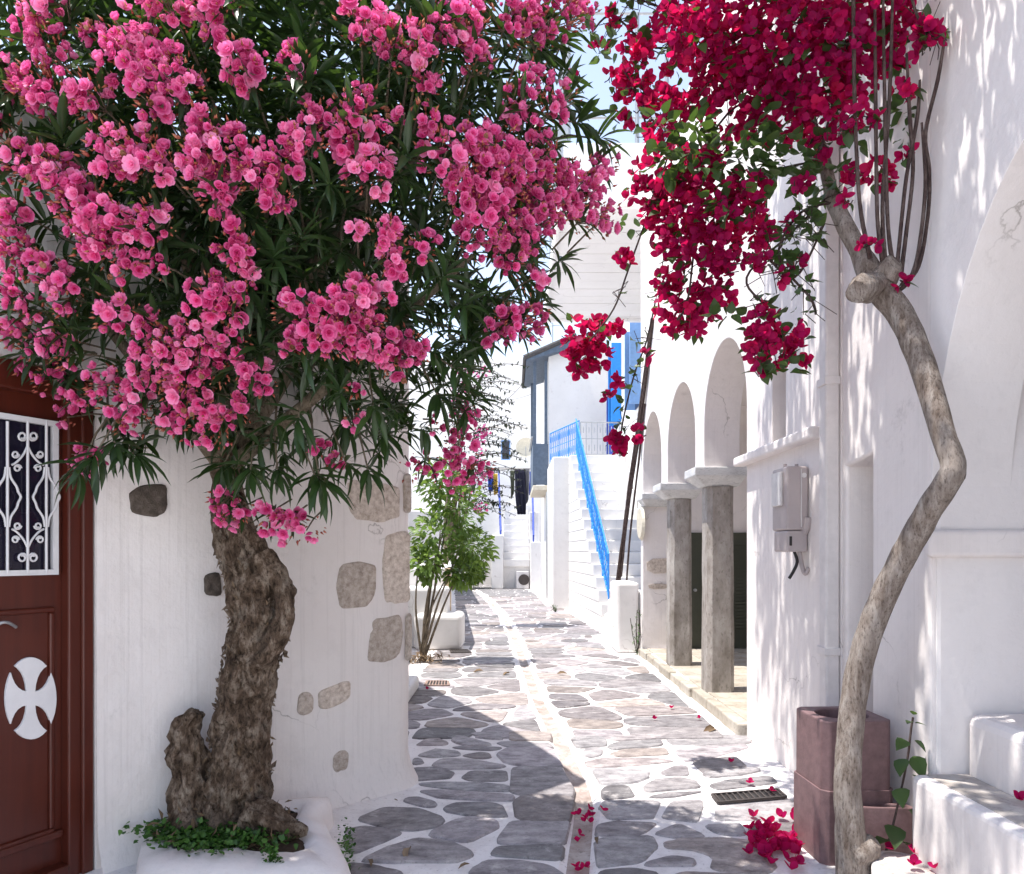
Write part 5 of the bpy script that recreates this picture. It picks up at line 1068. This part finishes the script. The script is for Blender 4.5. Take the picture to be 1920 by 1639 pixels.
shrub('leafy_shrub', 'bright green leafy shrub with thin stems beside the brushed white wall', lb, 9, [((-1.05, 9.8, 1.75), (.32, .35, .45)), ((-.75, 9.8, 2.1), (.38, .35, .42)), ((-.55, 9.8, 1.55), (.33, .3, .25)), ((-.95, 9.8, 2.45), (.35, .3, .3)), ((-1.15, 9.7, 1.35), (.2, .3, .25)), ((-.7, 9.9, 1.2), (.25, .25, .18))], 2300, T_leaf(1, .45, 3, .2, .25), M_SHRUB, .10)
ws = Scatter(); wl = T_leaf(1, .2, 3, .2, .5)
for k in range(180): p = lb + V(rnd.gauss(.0, .12), rnd.gauss(-.1, .12), rnd.uniform(0, .1)); ws.add(wl, leaf_M(p, rdir(.4), 0, rnd.uniform(.06, .15)), rnd.random())
t = thing('weed_tuft', lb + V(0, -.1, 0), 'yellowing weed tuft at the foot of the leafy shrub', 'weed'); ws.build('blades', M_DRY, t, kind='stuff')
# myrtle with long leafy sprays reaching over the street
my = thing('spray_shrub', (-1.35, 14.6, 1.25), 'dark small leaved shrub with long arching sprays above the forecourt wall', 'shrub')
ms = Scatter(); ml = T_leaf(1, .45, 2, .2, .2); pk = Scatter(); msb = MB(); base = V(-1.35, 14.6, 1.25)
for k in range(64):
    a = dp(rnd.uniform(830, 900), rnd.uniform(690, 960), 14.5) + V(0, rnd.uniform(-.3, .3), 0); u = rnd.uniform(.6, 1.15); e = a + V(u, rnd.uniform(-.3, .3), rnd.uniform(-.2, .16) - .3 * (a.z - 3.2) * 0.12)
    pth = spline([a, a.lerp(e, .5) + V(0, 0, .10), e], 6); msb.tube(pth, lerp_list([.010, .007, .004], 6), 4)
    for j in range(34):
        i = rnd.random() * (len(pth) - 1); c = pth[int(i)].lerp(pth[min(int(i) + 1, len(pth) - 1)], i % 1); ms.add(ml, leaf_M(c, rdir(), 0, rnd.uniform(.05, .10)), rnd.random() * .7)
    if rnd.random() < .35:
        for j in range(10): pk.add(BR[0], frame(a + V(rnd.uniform(0, .3), rnd.uniform(-.2, .1), rnd.uniform(-.1, .1)), rdir(), 0, rnd.uniform(.03, .06)), rnd.random())
for k in range(10):
    e = dp(rnd.uniform(840, 890), rnd.uniform(700, 950), 14.5); MB().tube(spline([base, base.lerp(e, .5) + rdir() * .15, e], 5), lerp_list([.05, .03, .012], 5), 6).build('branch', M_TWIG, my)
ms.build('foliage', M_MYRTLE, my, kind='stuff'); msb.build('twigs', M_CANE, my, kind='stuff'); pk.build('flowers', M_OBLOOM, my, kind='stuff')
shrub('potted_bush', 'yellow green bush at the far bend of the street', V(-2.6, 30, 0), 6, [((-1.9, 29.5, 1.6), (.8, .8, .9)), ((-2.4, 29.5, 2.6), (.9, .8, .9)), ((-1.6, 29.5, .7), (.5, .6, .5))], 1500, T_leaf(1, .3, 2, .2, .3), M_SHRUB, .26, 'bush')
for x, y, h, lab in ((1168, 1222, .55, 'thin straggly weed at the corner of the low stub wall'), (1195, 1228, .75, 'taller straggly green weed against the end pier of the arcade'), (1042, 1148, .22, 'small green weed at the foot of the blue railed stairs')):
    b0 = gp(x, y); b0.x = min(b0.x, 1.84 if y > 1200 else 9); t = thing('street_weed', b0, lab, 'weed'); s = Scatter(); sb = MB()
    for k in range(5):
        e = b0 + V(rnd.uniform(-.12, .06), rnd.uniform(-.1, .1), h * rnd.uniform(.6, 1)); sb.tube([b0, b0.lerp(e, .5) + rdir() * .04, e], .006, 4)
        for j in range(22): s.add(wl, leaf_M(b0.lerp(e, rnd.random() ** 1.4), rdir(.1), 0, rnd.uniform(.03, .08)), rnd.random())
    s.build('leaves', M_WEED, t, kind='stuff'); sb.build('stems', M_CANE, t, kind='stuff')

# ================================================================== FALLEN FLOWERS AND LEAVES
FM = [tpl_mesh('fallen_flower', BR[i], 0.45 + .1 * i, M_BBRACT) for i in range(3)]
def fallen(x, y, s, label, z=0.014):
    p = gp(x, y, z); p.z += 0.01; inst('fallen_flower', FM[rnd.randrange(3)], frame(p, (rdir() * .6 + V(0, 0, 1)).normalized(), rnd.uniform(0, 6.28), s), None, label=label, cat='flower', group='fallen magenta flowers')
G1 = 'fallen magenta flower in the heap beside the clay flue blocks'
for k in range(44):
    x = min(1496, 1462 + rnd.gauss(0, 26)); y = 1590 + rnd.gauss(0, 22) + (x - 1470) * .15
    if y < 1632: fallen(x, y, rnd.uniform(.042, .058), G1)
for x, y in ((1412, 1535), (1465, 1535), (1490, 1532), (1430, 1565), (1408, 1558), (1425, 1575), (1440, 1560), (1450, 1600), (1484, 1635), (1500, 1505)): fallen(x, y, .048, G1)
for x, y, lab in ((1370, 1432, 'single fallen magenta flower on the slab above the iron grate'), (1406, 1470, 'single fallen magenta flower just behind the iron grate'), (1446, 1486, 'single fallen magenta flower lying on the iron grate'), (1227, 1350, 'dark fallen flower on the white joint before the arcade'), (1259, 1330, 'dark fallen flower on a slab near the porch kerb'),
                  (802, 1294, 'tiny fallen flower by the reddish grate'), (1131, 1523, 'single fallen magenta flower right beside the gutter'), (1312, 1349, 'withered dark flower near the porch kerb')): fallen(x, y, .034, lab)
for k in range(9): fallen(1094 + rnd.gauss(0, 10), 1532 + rnd.gauss(0, 7), .034, 'fallen magenta flower in the clump lying in the gutter', 0.0)
for x, y in ((1086, 1568), (1083, 1582), (1080, 1630), (1090, 1634), (1098, 1630)): fallen(x, y, .032, 'fallen magenta flower lying alone in the stained gutter', -.02)
for x, y, z in ((1672, 1598, .155), (1712, 1602, .155), (1748, 1604, .155), (1713, 1625, .155), (1760, 1632, .155)): fallen(x, y, .042, 'fallen magenta flower on the lowest plastered step', z)
fallen(1912, 1503, .038, 'fallen magenta flower on the second plastered step', .52)
DM_ = [tpl_mesh('dry_leaf', T_leaf(1, .4, 3, .5, .3), .3 + .25 * i, M_DRY) for i in range(3)]
for x, y, L, lab in ((770, 1590, .11, 'curled tan dry leaf on the dark slab near the tree bed'), (690, 1612, .07, 'dark dry leaf near the corner of the tree bed'), (745, 1502, .03, 'tiny dry scrap on the white joint by the brushed wall'), (880, 1620, .06, 'dry leaf on the joint between two near slabs'), (905, 1258, .12, 'dark dry leaf in the sun left of the gutter'), (955, 1262, .12, 'dark dry leaf at the gutter edge in the sun'), (1045, 1264, .12, 'grey dry leaf on the slabs right of the gutter'), (1120, 1570, .06, 'dark pebble like dry leaf right of the gutter'), (1340, 1366, .16, 'long pale fallen leaf near the porch kerb')):
    inst('dry_leaf', DM_[rnd.randrange(3)], leaf_M(gp(x, y, .02), V(rnd.uniform(-1, 1), rnd.uniform(-1, 1), .1).normalized(), rnd.uniform(-.6, .6), L), None, label=lab, cat='leaf', group='dry leaves on the street')
